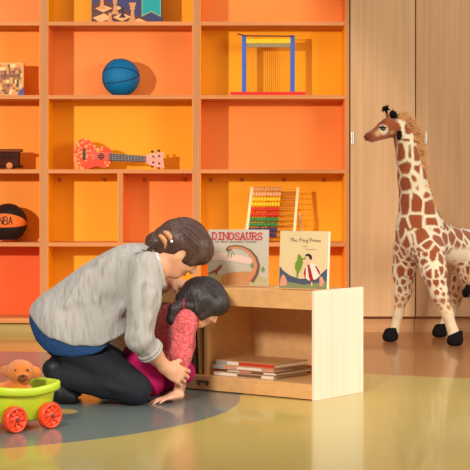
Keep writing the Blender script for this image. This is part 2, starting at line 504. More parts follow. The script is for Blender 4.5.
r = .1185; zc = shelf_top(3)+r; pc = P(121, 75.5, 9.995); pc[2] = zc
bl = thing('basketball', (pc[0], pc[1], shelf_top(3)), 'blue rubber basketball on the middle shelving unit', 'ball')
MB().sphere(pc, r, 64).build('ball_skin', plain('blue_rubber', (0, 108, 158), .5, .25, .06, 60, bump=.25, bscale=400), bl)
sb = MB()
def lens(h, tilt, side):                     # a seam line across the front of the ball
    pts = []
    for t in np.linspace(-1.35, 1.35, 40):
        z = h(t); x = math.sin(t); y = -math.cos(t); k = math.sqrt(max(0, 1-z*z)); pts.append(pc+np.array([x*k, y*k, z])*r*1.001)
    return pts
sb.tube(lens(lambda t: .46-.05*t-.30*(t/1.35)**2, 0, 1), .0036, 6)
sb.tube(lens(lambda t: -.32+.16*t+.22*(t/1.35)**2+.02, 0, 1), .0036, 6)
sb.tube([pc+np.array([-.93*math.cos(t)*1, -.37*math.cos(t), math.sin(t)])*r*1.0 for t in np.linspace(-1.3, 1.3, 30)], .0036, 6)
sb.build('seam', plain('navy_seam', (10, 48, 84), .5), bl)

r2 = .120; pn = P(8, 222.5, 9.995); pn[2] = shelf_top(1)+r2
nb = thing('basketball', (pn[0], pn[1], shelf_top(1)), 'black and orange basketball lettered NBA on the leftmost unit', 'ball')
sph = MB().sphere(pn, r2, 128)
V = (np.array(sph.v)-pn)/r2
az = np.arctan2(V[:, 0], -V[:, 1]); hi = .50-.32*(np.abs(az+.1)/1.3)**2; lo_ = -.26+.10*(np.abs(az+.1)/1.3)**2
band = np.clip((hi-V[:, 2])/.03, 0, 1)*np.clip((V[:, 2]-lo_)/.03, 0, 1)
low = np.clip((-.86-V[:, 2])/.05, 0, 1)
blk = np.array(lin((38, 26, 22))); org = np.array(lin((238, 110, 36)))
f = np.clip(band+low, 0, 1)[:, None]
sph.build('ball_skin', vcol('ball_panels', .5, .2, .2, 400), nb, col=blk*(1-f)+org*f)
sm = MB()
for fn in (lambda t: .50-.32*(abs(t+.1)/1.3)**2, lambda t: -.26+.10*(abs(t+.1)/1.3)**2, lambda t: -.86):
    pts = []
    for t in np.linspace(-1.4, 1.4, 40):
        z = fn(t); k = math.sqrt(max(0, 1-z*z)); pts.append(pn+np.array([math.sin(t)*k, -math.cos(t)*k, z])*r2)
    sm.tube(pts, .003, 6)
sm.build('seam', plain('black_seam', (20, 15, 14), .5), nb)
# the three letters, wrapped on the ball
def stroke_letters(word, letters, h, w, gap):
    out = []; x = 0
    for ch in word:
        for st in letters[ch]: out.append([(x+p[0]*w, p[1]*h) for p in st])
        x += w+gap
    return out, x-gap
LET = {
 'N': [[(0, 0), (0, 1)], [(0, 1), (1, 0)], [(1, 0), (1, 1)]],
 'B': [[(0, 0), (0, 1)], [(0, 1), (.7, 1), (.95, .88), (.95, .66), (.7, .53), (0, .53)], [(.7, .53), (1, .4), (1, .13), (.75, 0), (0, 0)]],
 'A': [[(0, 0), (.5, 1), (1, 0)], [(.2, .35), (.8, .35)]],
 'D': [[(.12, 0), (.12, 1)], [(0, 1), (.6, 1), (.95, .75), (.95, .25), (.6, 0), (0, 0)]],
 'I': [[(.5, 0), (.5, 1)], [(.22, 1), (.78, 1)], [(.22, 0), (.78, 0)]],
 'O': [[(.5, 0), (.15, .12), (.03, .5), (.15, .88), (.5, 1), (.85, .88), (.97, .5), (.85, .12), (.5, 0)]],
 'S': [[(.92, .74), (.9, .95), (.5, 1), (.12, .88), (.12, .64), (.5, .52), (.9, .38), (.92, .13), (.5, 0), (.1, .06), (.07, .28)]],
 'U': [[(.12, 1), (.12, .25), (.3, .04), (.7, .04), (.88, .25), (.88, 1)], [(-.03, 1), (.3, 1)], [(.7, 1), (1.03, 1)]],
 'R': [[(.14, 0), (.14, 1)], [(0, 1), (.7, 1), (.93, .88), (.93, .62), (.7, .5), (.14, .5)], [(.55, .5), (.95, 0)], [(0, 0), (.3, 0)], [(.85, 0), (1.04, 0)]],
}
LETS = dict(LET); LETS['N'] = LET['N']+[[(-.12, 1), (.1, 1)], [(-.14, 0), (.16, 0)], [(.84, 1), (1.14, 1)]]
LETS['A'] = [[(.05, 0), (.5, 1)], [(.5, 1), (.95, 0)], [(.22, .33), (.78, .33)], [(-.1, 0), (.22, 0)], [(.78, 0), (1.1, 0)]]
st, wd = stroke_letters('NBA', LET, .047, .022, .008)
lb = MB()
for s_ in st:
    pts = []
    for i in range(len(s_)-1):
        for q in np.linspace(0, 1, 6): pts.append((s_[i][0]+(s_[i+1][0]-s_[i][0])*q, s_[i][1]+(s_[i+1][1]-s_[i][1])*q))
    W = []
    for x, z in pts:
        a = (x-wd/2)/r2+.02; zz = (z-.0235)/r2+.12; k = math.sqrt(1-zz*zz); W.append(pn+np.array([math.sin(a)*k, -math.cos(a)*k, zz])*r2*1.002)
    lb.tube(W, .0032, 6)
lb.build('lettering', plain('ink_black', (24, 20, 22), .5), nb, label='black letters NBA')

# --- ukulele ---------------------------------------------------------
zb = shelf_top(2)
uk = thing('ukulele', P(115, 168, 10.02)*np.array([1, 1, 0])+np.array([0, 0, zb]), 'red and orange flowered toy ukulele lying on its side on the shelf', 'ukulele')
UD = 10.0; s9 = F0/UD
def ux(px): return (px-CX)*UD/F0
def uz(py): return CH-(py-CY)*UD/F0
dz = zb-uz(168.2)
out = []
def cat(pts):                               # closed smooth outline by Catmull-Rom
    n = len(pts); o = []
    for i in range(n):
        p0, p1, p2, p3 = [np.array(pts[(i+k-1) % n], float) for k in range(4)]
        for t in np.linspace(0, 1, 6, False):
            o.append(tuple(.5*((2*p1)+(-p0+p2)*t+(2*p0-5*p1+4*p2-p3)*t*t+(-p0+3*p1-3*p2+p3)*t**3)))
    return o
body = [(74, 153), (75.5, 143), (81, 138), (88, 138), (94, 143), (99, 146), (105, 145), (110.5, 148), (112.5, 155), (110.5, 163), (105, 166.5), (99, 165), (94, 165.5), (87, 168.3), (80, 168), (75.5, 163)]
bo = [(ux(x), uz(y)+dz) for x, y in cat(body)]
m, nt, bs = new_mat('ukulele_print')
v = pos_n(nt); vor = N(nt, 'ShaderNodeTexVoronoi'); vor.inputs['Scale'].default_value = 60; nt.links.new(v, vor.inputs['Vector'])
f1 = math_n(nt, 'LESS_THAN', vor.outputs['Distance'], .45)
nz = noise_n(nt, 9, v)
f2 = math_n(nt, 'MULTIPLY', f1, math_n(nt, 'GREATER_THAN', nz, .47))
nt.links.new(mix_n(nt, f2, lin((226, 70, 36)), lin((250, 160, 70))), bs.inputs['Base Color']); bs.inputs['Roughness'].default_value = .3
UKM = m
MB().prism(bo, UD-.03, UD+.03).build('body', UKM, uk)
fb = MB(); fb.prism([(ux(110), uz(152)+dz), (ux(110), uz(159.6)+dz), (ux(146), uz(160.6)+dz), (ux(146), uz(154.6)+dz)], UD-.038, UD-.012)
fbo = fb.build('fretboard', plain('dark_fretboard', (52, 40, 44), .45), uk)
fr = MB()
for px in np.linspace(113, 144.5, 11): fr.box((ux(px)-.0012, UD-.041, uz(159.4+(px-110)*.02)+dz), (ux(px)+.0012, UD-.037, uz(152.6+(px-110)*.06)+dz))
fr.build('frets', plain('fret_metal', (170, 165, 160), .35, .5, metal=.6), fbo)
MB().prism([(ux(x), uz(y)+dz) for x, y in [(145.5, 154.5), (150, 152.5), (157, 151.5), (164, 150.7), (163.4, 159), (164.6, 166.6), (157, 165.6), (150, 163.6), (145.5, 161)]], UD-.03, UD-.014).build('headstock', plain('pink_headstock', (244, 160, 140), .45), uk)
for px, py in ((152.5, 150.2), (159, 149.3), (152.5, 165), (159, 166.4), ):
    t = MB(); p = np.array([ux(px), UD-.022, uz(py)+dz])
    t.sphere(p, (.010, .007, .008), 12); t.build('tuning_peg', plain('peg_dark', (70, 42, 48), .4), uk)
for px, py in ((153.5, 155.2), (159.5, 154.6), (153.5, 161), (159.5, 162)):
    t = MB(); t.sphere((ux(px), UD-.033, uz(py)+dz), (.007, .005, .007), 10); t.build('string_post', plain('peg_dark', (70, 42, 48), .4), uk)
MB().box((ux(83.3), UD-.036, uz(158.5)+dz), (ux(86), UD-.029, uz(147.5)+dz), bev=.002).build('bridge', plain('bridge_dark', (60, 34, 36), .5), uk)
MB().lathe([(.020, 0), (.020, .002)], Matrix.Translation((ux(101.5), UD-.0305, uz(155)+dz)) @ Matrix.Rotation(PI/2, 4, 'X'), 20).build('sound_hole', plain('hole_dark', (120, 36, 30), .7), uk)
sg = MB()
for k in range(4):
    sg.tube([(ux(84.6), UD-.037, uz(149.6+k*2.3)+dz), (ux(146), UD-.042, uz(155.8+k*1.2)+dz), (ux(158), UD-.035, uz(155.5+k*2)+dz)], .0007, 4)
sg.build('strings', plain('nylon', (225, 210, 200), .4), uk)

# --- string loom with blue posts --------------------------------------
zb = shelf_top(3); LD = 9.99
def lx(px, D=LD): return (px-CX)*D/F0
def lz(py, D=LD): return CH-(py-CY)*D/F0
lo = thing('weaving_loom', (lx(268), LD, zb), 'toy string loom with blue posts, yellow bar and red base', 'loom')
BLUE = plain('blue_paint', (66, 98, 176), .4); RED = plain('red_paint', (222, 40, 24), .4); YEL = plain('yellow_paint', (246, 196, 20), .4)
MB().box((lx(230), LD-.05, zb), (lx(305.5), LD+.05, zb+.026), bev=.004).build('base', RED, lo)
for px in (244, 292.5):
    MB().box((lx(px-2.3), LD-.022, zb+.02), (lx(px+2.3), LD+.0, lz(35.5)), bev=.003).build('post', BLUE, lo)
MB().box((lx(246), LD-.020, lz(43.6)), (lx(291), LD-.004, lz(38.8)), bev=.002).build('top_bar', YEL, lo)
MB().tube([(lx(237.5), LD-.024, lz(34.3)), (lx(246), LD-.024, lz(36.2)), (lx(293), LD-.024, lz(36.6))], .0038, 8).build('shed_rod', plain('dark_rod', (70, 44, 40), .5), lo)
sg = MB()
for px in np.linspace(247, 290, 22):
    sg.tube([(lx(px), LD-.012, lz(41)), (lx(px), LD-.012, zb+.02)], .0011, 4)
sg.build('warp_strings', plain('brown_string', (196, 110, 40), .7), lo)
hd = MB().box((lx(246), LD-.016, lz(47.4)), (lx(291), LD-.008, lz(43.8)))
hd.build('heddle_bar', plain('grey_heddle', (150, 132, 96), .6), lo)

# --- counting frame (abacus) -------------------------------------------
zb = shelf_top(1)
def at_a(px, py): D = 9.98+ (py-188)*(-.0018); return P(px, py, D)
ab = thing('abacus', (lx(272), 9.95, zb), 'wooden counting frame with rows of colored beads behind the picture books', 'abacus', None)
PALE = wood('pale_birch', (246, 214, 160), .92, 'Z', .5)
def post(pa, pb, w=.017, d=.016):
    b = MB(); a = np.array(pa); c = np.array(pb); za = c-a; L = np.linalg.norm(za)
    M = MX(a, (1, 0, 0), za); x = Vector((1, 0, 0)); z = Vector(tuple(unit(za))); x = (x-z*x.dot(z)).normalized(); y = z.cross(x)
    M = Matrix((x, y, z)).transposed().to_4x4(); M.translation = Vector(tuple(a))
    return b.box((-w/2, -d/2, 0), (w/2, d/2, L), M, .002)
yb, yt = 9.89, 9.985
zt = lz(187.3, yt)
Lb, Lt = P(245.5, 244, yb), P(252, 187.5, yt); Rb, Rt = P(293.5, 244, yb), P(298, 188, yt)
Lb[2] = Rb[2] = zb; Lt[2] = Rt[2] = zt
post(Lb, Lt).build('frame_post', PALE, ab); post(Rb, Rt).build('frame_post', PALE, ab)
for px0, px1 in ((240.5, 250), (304.5, 299.5)):
    a = P(px0, 244, 10.09); a[2] = zb; c = P(px1, 214, yt-.03); post(a, c, .013, .012).build('rear_leg', PALE, ab)
post((Lb[0], yb+.005, zb+.012), (Rb[0], yb+.005, zb+.012), .012, .016).build('bottom_rail', PALE, ab)
cols = [(226, 160, 96), (240, 176, 120), (250, 196, 30), (250, 190, 20), (214, 44, 24), (220, 48, 26), (40, 128, 60), (36, 140, 84), (46, 44, 96), (44, 46, 104)]
names_b = ['natural_bead', 'peach_bead', 'yellow_bead', 'yellow_bead', 'red_bead', 'red_bead', 'green_bead', 'green_bead', 'navy_bead', 'navy_bead']
rod_m = plain('rod_wire', (230, 168, 80), .4)
bead_me = {}
for i in range(10):
    t = .035+i*.0925
    a = np.array(Lt)*(1-t)+np.array(Lb)*t; c = np.array(Rt)*(1-t)+np.array(Rb)*t
    MB().tube([a, c], .0022, 6).build('rod', rod_m, ab)
    d = unit(c-a)
    for k in range(10):
        pos = a+d*(.0185+k*.0178)
        if names_b[i] not in bead_me:
            bm_ = MB().lathe([(.003, -.0084), (.0105, -.0082), (.0148, -.0040), (.0155, 0), (.0148, .0040), (.0105, .0082), (.003, .0084)], Matrix.Rotation(PI/2, 4, 'Y'), 12)
            o = bm_.build('bead', plain(names_b[i], cols[i], .35, .5), ab)
            V = np.array(bm_.v); o.data.vertices.foreach_set('co', V.ravel()); bead_me[names_b[i]] = o
            o.location = Vector(tuple(pos-ORIG[ab.name]))
        else:
            o = bead_me[names_b[i]].copy(); COL.objects.link(o); o.parent = ab; o.location = Vector(tuple(pos-ORIG[ab.name]))

# --- chess set box ------------------------------------------------------
zb = shelf_top(4); KD = 9.93
kx = lambda px: (px-CX)*(KD-.003)/F0
kz = lambda py: CH-(py-CY)*(KD-.003)/F0+zb-(CH-(21.6-CY)*(KD-.003)/F0)
cb = thing('chess_box', (kx(127), KD, zb), 'navy board game box with chess pieces and teal ribbon on the top shelf', 'box')
MB().box((kx(91.5), KD, zb), (kx(162), KD+.06, kz(-27)), bev=.002).build('carton', plain('navy_card', (52, 48, 92), .45), cb)
DKB = plain('print_dark_brown', (92, 42, 24), .5); TANP = plain('print_tan', (232, 166, 104), .5); TAN2 = plain('print_deep_tan', (206, 136, 84), .5)  # light pieces are printed in a deeper tan than the squares
TEAL = plain('print_teal', (0, 150, 150), .45); TEALL = plain('print_teal_edge', (150, 170, 110), .5); NAVP = plain('print_navy_piece', (34, 28, 48), .5)
def art(name, mat, polys, X, Z, y, root, dy=.0008, M=None, label=None):
    b = MB()
    for i, pl in enumerate(polys): b.prism([(X(p[0]), Z(p[1])) for p in pl], y-dy-.00003*i, y+.0006, M)
    return b.build(name, mat, root, label=label)
art('printed_board', DKB, [[(92.5, 21), (92.5, 3), (103, -2), (117, 4), (133, 12), (147, 18), (152, 21)]], kx, kz, KD, cb, .0008)
art('printed_square', TANP, [[(95, 7), (104, 4), (112.5, 7), (103, 11)], [(92.6, 16.5), (104, 12), (112, 17), (100, 21)], [(113, 16), (122, 11.5), (131, 15.5), (122, 20)], [(131, 20), (139, 17), (147, 20.5), (146, 21), (132, 21)], [(113, 6.5), (118, 4.5), (122, 7), (117, 9)]], kx, kz, KD, cb, .0014)
def pawn(cx, zb_, h, w):
    pr = [(.5, 0), (.5, .08), (.36, .16), (.24, .3), (.17, .62), (.27, .7), (.2, .74), (.24, .86), (.2, .96), (.08, 1)]
    return [(cx+w*a, zb_-h*b_) for a, b_ in pr]+[(cx-w*a, zb_-h*b_) for a, b_ in pr[::-1]]
def king(cx, zb_, h, w):
    pr = [(.5, 0), (.5, .07), (.34, .14), (.22, .3), (.17, .62), (.3, .7), (.24, .76), (.4, .97), (.4, 1)]
    return [(cx+w*a, zb_-h*b_) for a, b_ in pr]+[(cx-w*a, zb_-h*b_) for a, b_ in pr[::-1]]
art('printed_light_piece', TAN2, [pawn(102, 7.5, 13, 8), king(115, 13, 17, 8), pawn(110, 21.3, 10, 7.5), king(132.5, 21.3, 20, 9)], kx, kz, KD, cb, .002)
art('printed_dark_piece', NAVP, [pawn(122.5, 16.5, 11, 6.5)], kx, kz, KD, cb, .002)
art('printed_ribbon', TEALL, [[(141.6, -18), (160.8, -18), (160.8, 15.6), (151.2, 10.6), (141.6, 15.6)]], kx, kz, KD, cb, .0012)
art('printed_ribbon', TEAL, [[(142.4, -18), (160, -18), (160, 14.2), (151.2, 9.6), (142.4, 14.2)]], kx, kz, KD, cb, .002)

# --- jigsaw puzzle box -----------------------------------------------------
zb = shelf_top(3); JD = 9.97
jx = lambda px: (px-CX)*(JD-.003)/F0
jz = lambda py: CH-(py-CY)*(JD-.003)/F0+zb-(CH-(95.2-CY)*(JD-.003)/F0)
pz = thing('puzzle_box', (jx(0), JD, zb), 'puzzle box with crowded tan picture and blue corner on the leftmost unit', 'box')
MB().box((jx(-25), JD, zb), (jx(23.6), JD+.05, jz(61.5)), bev=.002).build('carton', plain('puzzle_card', (226, 160, 84), .5), pz)
pp = MB(); pm = [plain('pic_%s' % n, c, .5) for n, c in (('brown', (150, 84, 40)), ('umber', (110, 66, 40)), ('cream', (240, 204, 140)), ('orange', (224, 142, 60)), ('ochre', (206, 152, 76)), ('rust', (176, 96, 52)))]
y_ = 63.5
k = 0
while y_ < 93:
    h_ = random.uniform(2.2, 4.5); x_ = -23
    while x_ < 20.5:
        w_ = min(random.uniform(1.6, 4.2), 21.4-x_); pp.cur = random.randrange(6)
        if w_ > .4: pp.prism([(jx(x_), jz(y_)), (jx(x_+w_), jz(y_)), (jx(x_+w_*random.uniform(.8, 1)), jz(min(94, y_+h_))), (jx(x_+.2), jz(min(94, y_+h_)))], JD-.0008-.0001*random.randint(0, 3), JD+.001)
        x_ += w_
    y_ += h_
pp.cur = 1; pp.prism([(jx(-23), jz(74.4)), (jx(20.6), jz(74.4)), (jx(20.6), jz(75.8)), (jx(-23), jz(75.8))], JD-.0016, JD)
pp.build('printed_picture', None, pz, mats=pm)
art('corner_badge', plain('badge_blue', (64, 66, 130), .45), [[(24, 85.5), (24, 95), (16.5, 95), (20, 89.5)]], jx, jz, JD, pz, .0022)

# --- wooden toy train car ----------------------------------------------------
zb = shelf_top(2); TD = 9.98
tx = lambda px: (px-CX)*TD/F0
tz = lambda py: CH-(py-CY)*TD/F0+zb-(CH-(168.2-CY)*TD/F0)
tr = thing('toy_train_car', (tx(0), TD, zb), 'dark wooden toy train car on the leftmost shelving unit', 'toy train')
DW = wood('dark_toy_wood', (70, 28, 14), .8, 'X', .6, spec=.08); RW = wood('roof_toy_wood', (126, 62, 32), .85, 'X', .6, spec=.08)
MB().box((tx(-20), TD-.035, tz(164.5)), (tx(19.5), TD+.035, tz(150)), bev=.003).build('car_body', DW, tr)
MB().box((tx(-22), TD-.045, tz(150.5)), (tx(22), TD+.045, tz(147.6)), bev=.003).build('roof', RW, tr)
for px in (-15, -7, 4.3, 11): 
    MB().lathe([(.011, 0), (.011, .004)], Matrix.Translation((tx(px), TD-.034, tz(155))) @ Matrix.Rotation(PI/2, 4, 'X'), 16).build('window_hole', plain('hole_black', (40, 20, 14), .8), tr)
for px in (-13, 10.3):
    for yy in (TD-.046, TD+.034):
        MB().lathe([(.005, .016), (.019, .014), (.0215, .01), (.0215, .004), (.019, 0)], Matrix.Translation((tx(px), yy+.012, tz(164.4))) @ Matrix.Rotation(PI/2, 4, 'X'), 24).build('wheel', wood('wheel_wood', (206, 120, 66), .88, 'X', .5), tr)
MB().box((tx(-20), TD-.02, tz(166.6)), (tx(20), TD+.02, tz(164.2))).build('chassis', DW, tr)
MB().box((tx(19), TD-.006, tz(166)), (tx(23.3), TD+.006, tz(163.8)), bev=.001).build('coupling', DW, tr)

# ================================================================== BOOKS ON THE BOOKCASE
def standing_book(pl, pr, py_top, D, ang, thick, label, cover, lean=4):
    xa = np.array([math.cos(ang), -math.sin(ang), 0])
    cx = (pl+pr)/2; c = P(cx, 0, D); c[2] = BH+.0005
    # half width so that its ends land at the given photo columns
    def half(px, sgn): return ((px-CX)/F0*c[1]-c[0])/(sgn*(xa[0]-xa[1]*(px-CX)/F0))
    hl, hr = half(pl, -1), half(pr, 1)
    za = np.array([0, 0, 1.])+np.array([math.sin(ang), math.cos(ang), 0])*math.tan(math.radians(lean))
    H = (CH-(py_top-CY)*D/F0)-c[2]
    r = thing('picture_book', c, label, 'book')
    M = MX(c, xa, za)
    t = .003
    MB().box((-hl, 0, 0), (hr, t, H), M, .0006).build('front_cover', cover, r)
    MB().box((-hl, thick-t, 0), (hr, thick, H), M, .0006).build('back_cover', cover, r)
    MB().box((-hl, t, 0), (-hl+.003, thick-t, H), M).build('spine', cover, r)
    MB().box((-hl+.003, t, .003), (hr-.001, thick-t, H-.003), M).build('pages', plain('page_white', (250, 246, 236), .6), r)
    X = lambda px: -hl+(px-pl)/(pr-pl)*(hl+hr)
    return r, M, X, H

ang = math.radians(13)
COV1 = plain('cover_grey', (184, 172, 150), .4, .4, .03, 8)
r1, M1, X1, H1 = standing_book(207.6, 268, 229.5, 6.965, ang, .011, 'picture book titled DINOSAURS standing on the low bookcase', COV1)
Z1 = lambda py: (289.5-py)/60*H1
pr = lambda nm, c: plain(nm, c, .42, .4, .03, 30)
art('sky_tint', pr('art_pink', (222, 186, 168)), [[(208, 256), (222, 254), (240, 257), (256, 262), (250, 266), (230, 263), (208, 262)]], X1, Z1, 0, r1, .0005, M1)
art('ground', pr('art_ground', (176, 160, 112)), [[(208, 289), (208, 276), (222, 278), (240, 275), (258, 279), (267.5, 281), (267.5, 289)]], X1, Z1, 0, r1, .0007, M1)
art('rock', pr('art_rock', (188, 126, 66)), [[(219, 288.5), (222, 279), (229, 275.5), (243, 274), (254, 274.5), (253, 281), (249, 288.5)]], X1, Z1, 0, r1, .0012, M1)
nk = MB()
ctr = [(228.5, 249), (235, 247.6), (242, 248.6), (249, 252.5), (254.5, 259.5), (256.8, 268), (255, 276), (250, 284)]
wid = [3.6, 3.4, 3.8, 4.6, 5.6, 6.4, 7.2, 8.4]
for dx, mat_i in ((0, 0), (1, 1)):
    nk.cur = mat_i; L = []; Rr = []
    for i, (x, y) in enumerate(ctr):
        a = np.array(ctr[max(0, i-1)]); b = np.array(ctr[min(len(ctr)-1, i+1)]); t_ = unit(b-a); nn = np.array([-t_[1], t_[0]])
        p = np.array([x, y]); wv = wid[i]/2
        if mat_i == 0: L.append(p+nn*wv); Rr.append(p-nn*wv)
        else: L.append(p+nn*wv); Rr.append(p+nn*wv*-.15)
    for i in range(len(ctr)-1):
        nk.prism([(X1(q[0]), Z1(q[1])) for q in (L[i], Rr[i], Rr[i+1], L[i+1])], -.0016-.0006*dx, 0, M1)
nk.build('dinosaur', None, r1, mats=[pr('art_brown', (104, 62, 40)), pr('art_tan', (200, 122, 62))])
hd = MB(); hd.prism([(X1(x), Z1(y)) for x, y in [(226, 252.5), (225.6, 249.5), (229, 246.6), (232, 246.8), (231.5, 251), (229, 253.2)]], -.002, 0, M1)
hd.build('dinosaur_head', pr('art_brown', (104, 62, 40)), r1)
art('leaf', pr('art_leaf', (100, 128, 66)), [[(228.6, 252), (229.6, 252), (228.4, 257), (227, 260), (227.5, 256)], [(231, 251), (234.5, 256.5), (233.5, 257)], [(232, 252), (231.2, 260), (230.4, 257)], [(250, 268), (252, 264.5), (254.2, 267.5), (252.6, 271)], [(261, 272), (263, 268.5), (265, 272), (263, 275)]], X1, Z1, 0, r1, .0026, M1)
art('small_dinosaur', pr('art_rust', (146, 66, 44)), [[(220.5, 267), (222, 268), (220.4, 271.6), (217.6, 274.4), (217, 278), (216, 278), (215.6, 275), (211, 276.6), (208.4, 276.4), (213, 273.6), (217, 271.4)]], X1, Z1, 0, r1, .002, M1)
tl = MB(); st, wd = stroke_letters('DINOSAURS', LETS, 1, 1, .22)
for s_ in st:
    tl.ribbon([(X1(211.4+p[0]*(261.6-211.4)/wd), Z1(240.2-p[1]*7.2)) for p in s_], .0062, -.0022, 0, M1)
tl.build('title', pr('title_red', (186, 34, 38)), r1, label='red title lettering DINOSAURS')
sub = MB()
xq = 214
for wlen in (4.5, 6.5, 13, 11):
    x0 = xq
    while xq < x0+wlen:
        sub.prism([(X1(xq), Z1(243.4)), (X1(xq+.75), Z1(243.4)), (X1(xq+.75), Z1(242.2-random.random()*.6)), (X1(xq), Z1(242.2-random.random()*.6))], -.0012, 0, M1); xq += 1.25
    xq += 1.6
sub.build('subtitle', pr('subtitle_dark', (110, 78, 72)), r1)

COV2 = plain('cover_cream', (228, 200, 150), .4, .4, .04, 6)
r2_, M2, X2, H2 = standing_book(278.6, 326.8, 231, 6.735, math.radians(28), .022, 'cream picture book with dancing frog and lady on the low bookcase', COV2)
Z2 = lambda py: (291.5-py)/60.5*H2
art('night_band', pr('art_slate', (74, 84, 104)), [[(279, 268), (283, 273), (290, 278), (300, 281), (312, 280), (321, 275), (326.6, 269.5), (326.6, 291), (279, 291)]], X2, Z2, 0, r2_, .0006, M2)
art('meadow', pr('art_meadow', (130, 136, 92)), [[(279, 286), (290, 284.6), (304, 287), (316, 285), (326.6, 283), (326.6, 291), (279, 291)]], X2, Z2, 0, r2_, .001, M2)
art('frog', pr('art_frog', (112, 144, 40)), [[(297, 257.4), (298, 255.2), (300, 256.6), (301.4, 259), (302.4, 264), (301, 270), (298.6, 275), (297.6, 279.6), (296.4, 279.6), (296.6, 274), (294.6, 271), (294.8, 265), (296.6, 261.5)], [(300.6, 260), (305, 258.4), (305.4, 259.6), (301, 262)]], X2, Z2, 0, r2_, .002, M2)
art('lady_skin', pr('art_skin', (240, 190, 150)), [[(305, 257), (308.4, 256), (309.6, 259), (308, 261.4), (305.4, 260.6)], [(302, 262.4), (308, 261.6), (312, 264), (309, 268.4), (306, 266)], [(311.4, 284), (312.4, 284), (312.6, 288), (311.4, 288)]], X2, Z2, 0, r2_, .0024, M2)
art('lady_hair', pr('art_black', (40, 28, 30)), [[(304.6, 257.4), (305.4, 255), (308.6, 254.6), (311, 256.6), (311.4, 260.6), (309.6, 260.4), (308, 257.2)]], X2, Z2, 0, r2_, .003, M2)
art('dress', pr('art_white', (246, 226, 204)), [[(307, 266), (311.6, 264.6), (316, 267), (319.6, 272), (320, 277), (316, 281), (309, 282.6), (304.6, 279), (303.6, 273)]], X2, Z2, 0, r2_, .0026, M2)
art('dress_stripe', pr('art_crimson', (172, 28, 40)), [[(307, 266.4), (309, 265.6), (311, 272), (313.6, 282), (311, 284), (309, 279)], [(304.4, 271), (305.6, 269), (305.8, 275), (306, 280.6), (304.8, 279), (303.8, 275)], [(314.4, 267), (316.4, 267.6), (319.8, 273), (319.6, 277), (317.6, 273)]], X2, Z2, 0, r2_, .0034, M2)
art('small_figure', pr('art_salmon', (222, 150, 122)), [[(281, 279), (283, 276.6), (285, 279), (287, 283.6), (286.6, 289), (280, 289), (280, 284)]], X2, Z2, 0, r2_, .0016, M2)
art('small_figure', pr('art_salmon', (222, 150, 122)), [[(319.4, 279), (322, 278), (324, 283), (323, 288), (319.6, 288)]], X2, Z2, 0, r2_, .0016, M2)
sc = MB()
def pen(list_of, x0, y0, s, w=.0018):
    for st_ in list_of: sc.ribbon([(X2(x0+p[0]*s), Z2(y0-p[1]*s)) for p in st_], w, -.0016, 0, M2)
def o_(x): return arc(x+.45, .5, .42, .5, 20, 380, 10)
T_ = [[(.1, 1.8), (1.2, 2.0), (2, 1.9)], [(1.1, 2), (.9, .8), (.7, 0)], [(2.1, 1.9), (1.8, 0)], [(1.8, .6), (2.3, 1), (2.6, .8), (2.6, 0)], [(3.1, .5), (3.9, .7), (3.7, 1.05), (3.2, .8), (3.2, .2), (3.6, 0), (4.1, .2)]]
F_ = [[(.6, 0), (.9, 1.2), (1.3, 2), (2.3, 2)], [(.5, 1.1), (1.7, 1.2)], [(2.3, 1), (2.2, 0)], [(2.2, .6), (2.6, 1), (3, .9)], o_(3.1), o_(4.5), [(5.4, 1), (5.3, -.7), (4.8, -1), (4.4, -.7)]]
P_ = [[(.6, 0), (.8, 2)], [(.2, 1.8), (1, 2.1), (1.9, 1.8), (1.7, 1.1), (.7, .9)], [(2.3, 1), (2.2, 0)], [(2.2, .6), (2.7, 1), (3, .9)], [(3.5, 1), (3.4, 0)], [(3.5, 1.5), (3.55, 1.6)], [(4, 1), (3.9, 0)], [(3.9, .6), (4.5, 1), (4.8, .8), (4.7, 0)], [(6, .9), (5.5, 1), (5.1, .5), (5.4, 0), (6, .15)], [(6.4, .5), (7.2, .7), (7, 1.05), (6.5, .8), (6.5, .2), (6.9, 0), (7.5, .2)]]
pen(T_, 288.6, 242, 1.75); pen(F_, 297, 242, 1.75); pen(P_, 307.6, 242, 1.6)
for xa_, xb_ in ((301.5, 307), ):
    xx = xa_
    while xx < xb_: sc.ribbon([(X2(xx), Z2(247.6)), (X2(xx+.6), Z2(246.6))], .001, -.0014, 0, M2); xx += 1.1
xx = 304.5
while xx < 315: sc.ribbon([(X2(xx), Z2(250.6)), (X2(xx+.6), Z2(249.6))], .001, -.0014, 0, M2); xx += 1.1
sc.build('title', pr('script_brown', (120, 88, 66)), r2_, label='thin brown handwritten title')

# stack of books lying on the bottom shelf
def flat_book(u0, u1, v0, v1, z, t, label, cov, spine, rot=0, group='picture books stacked on the bottom shelf'):
    c = bk((u0+u1)/2, (v0+v1)/2, z); r = thing('picture_book', c, label, 'book', group)
    Mr = BM @ Matrix.Translation(((u0+u1)/2, (v0+v1)/2, 0)) @ Matrix.Rotation(rot, 4, 'Z') @ Matrix.Translation((-(u0+u1)/2, -(v0+v1)/2, 0))
    MB().box((u0, v0, z), (u1, v1, z+.003), Mr, .0005).build('back_cover', cov, r)
    MB().box((u0, v0, z+t-.003), (u1, v1, z+t), Mr, .0005).build('front_cover', cov, r)
    s = MB()
    for i in range(5): 
        s.cur = i % len(spine); uu = u0+(u1-u0)*i/5; s.box((uu, v0, z+.003), (uu+(u1-u0)/5, v0+.003, z+t-.003), Mr)
    s.build('spine', None, r, mats=spine)
    MB().box((u0+.003, v0+.003, z+.003), (u1-.003, v1-.003, z+t-.003), Mr).build('pages', plain('page_cream', (232, 214, 182), .6), r)
pc_ = lambda n, c: plain(n, c, .45, .4, .04, 30)
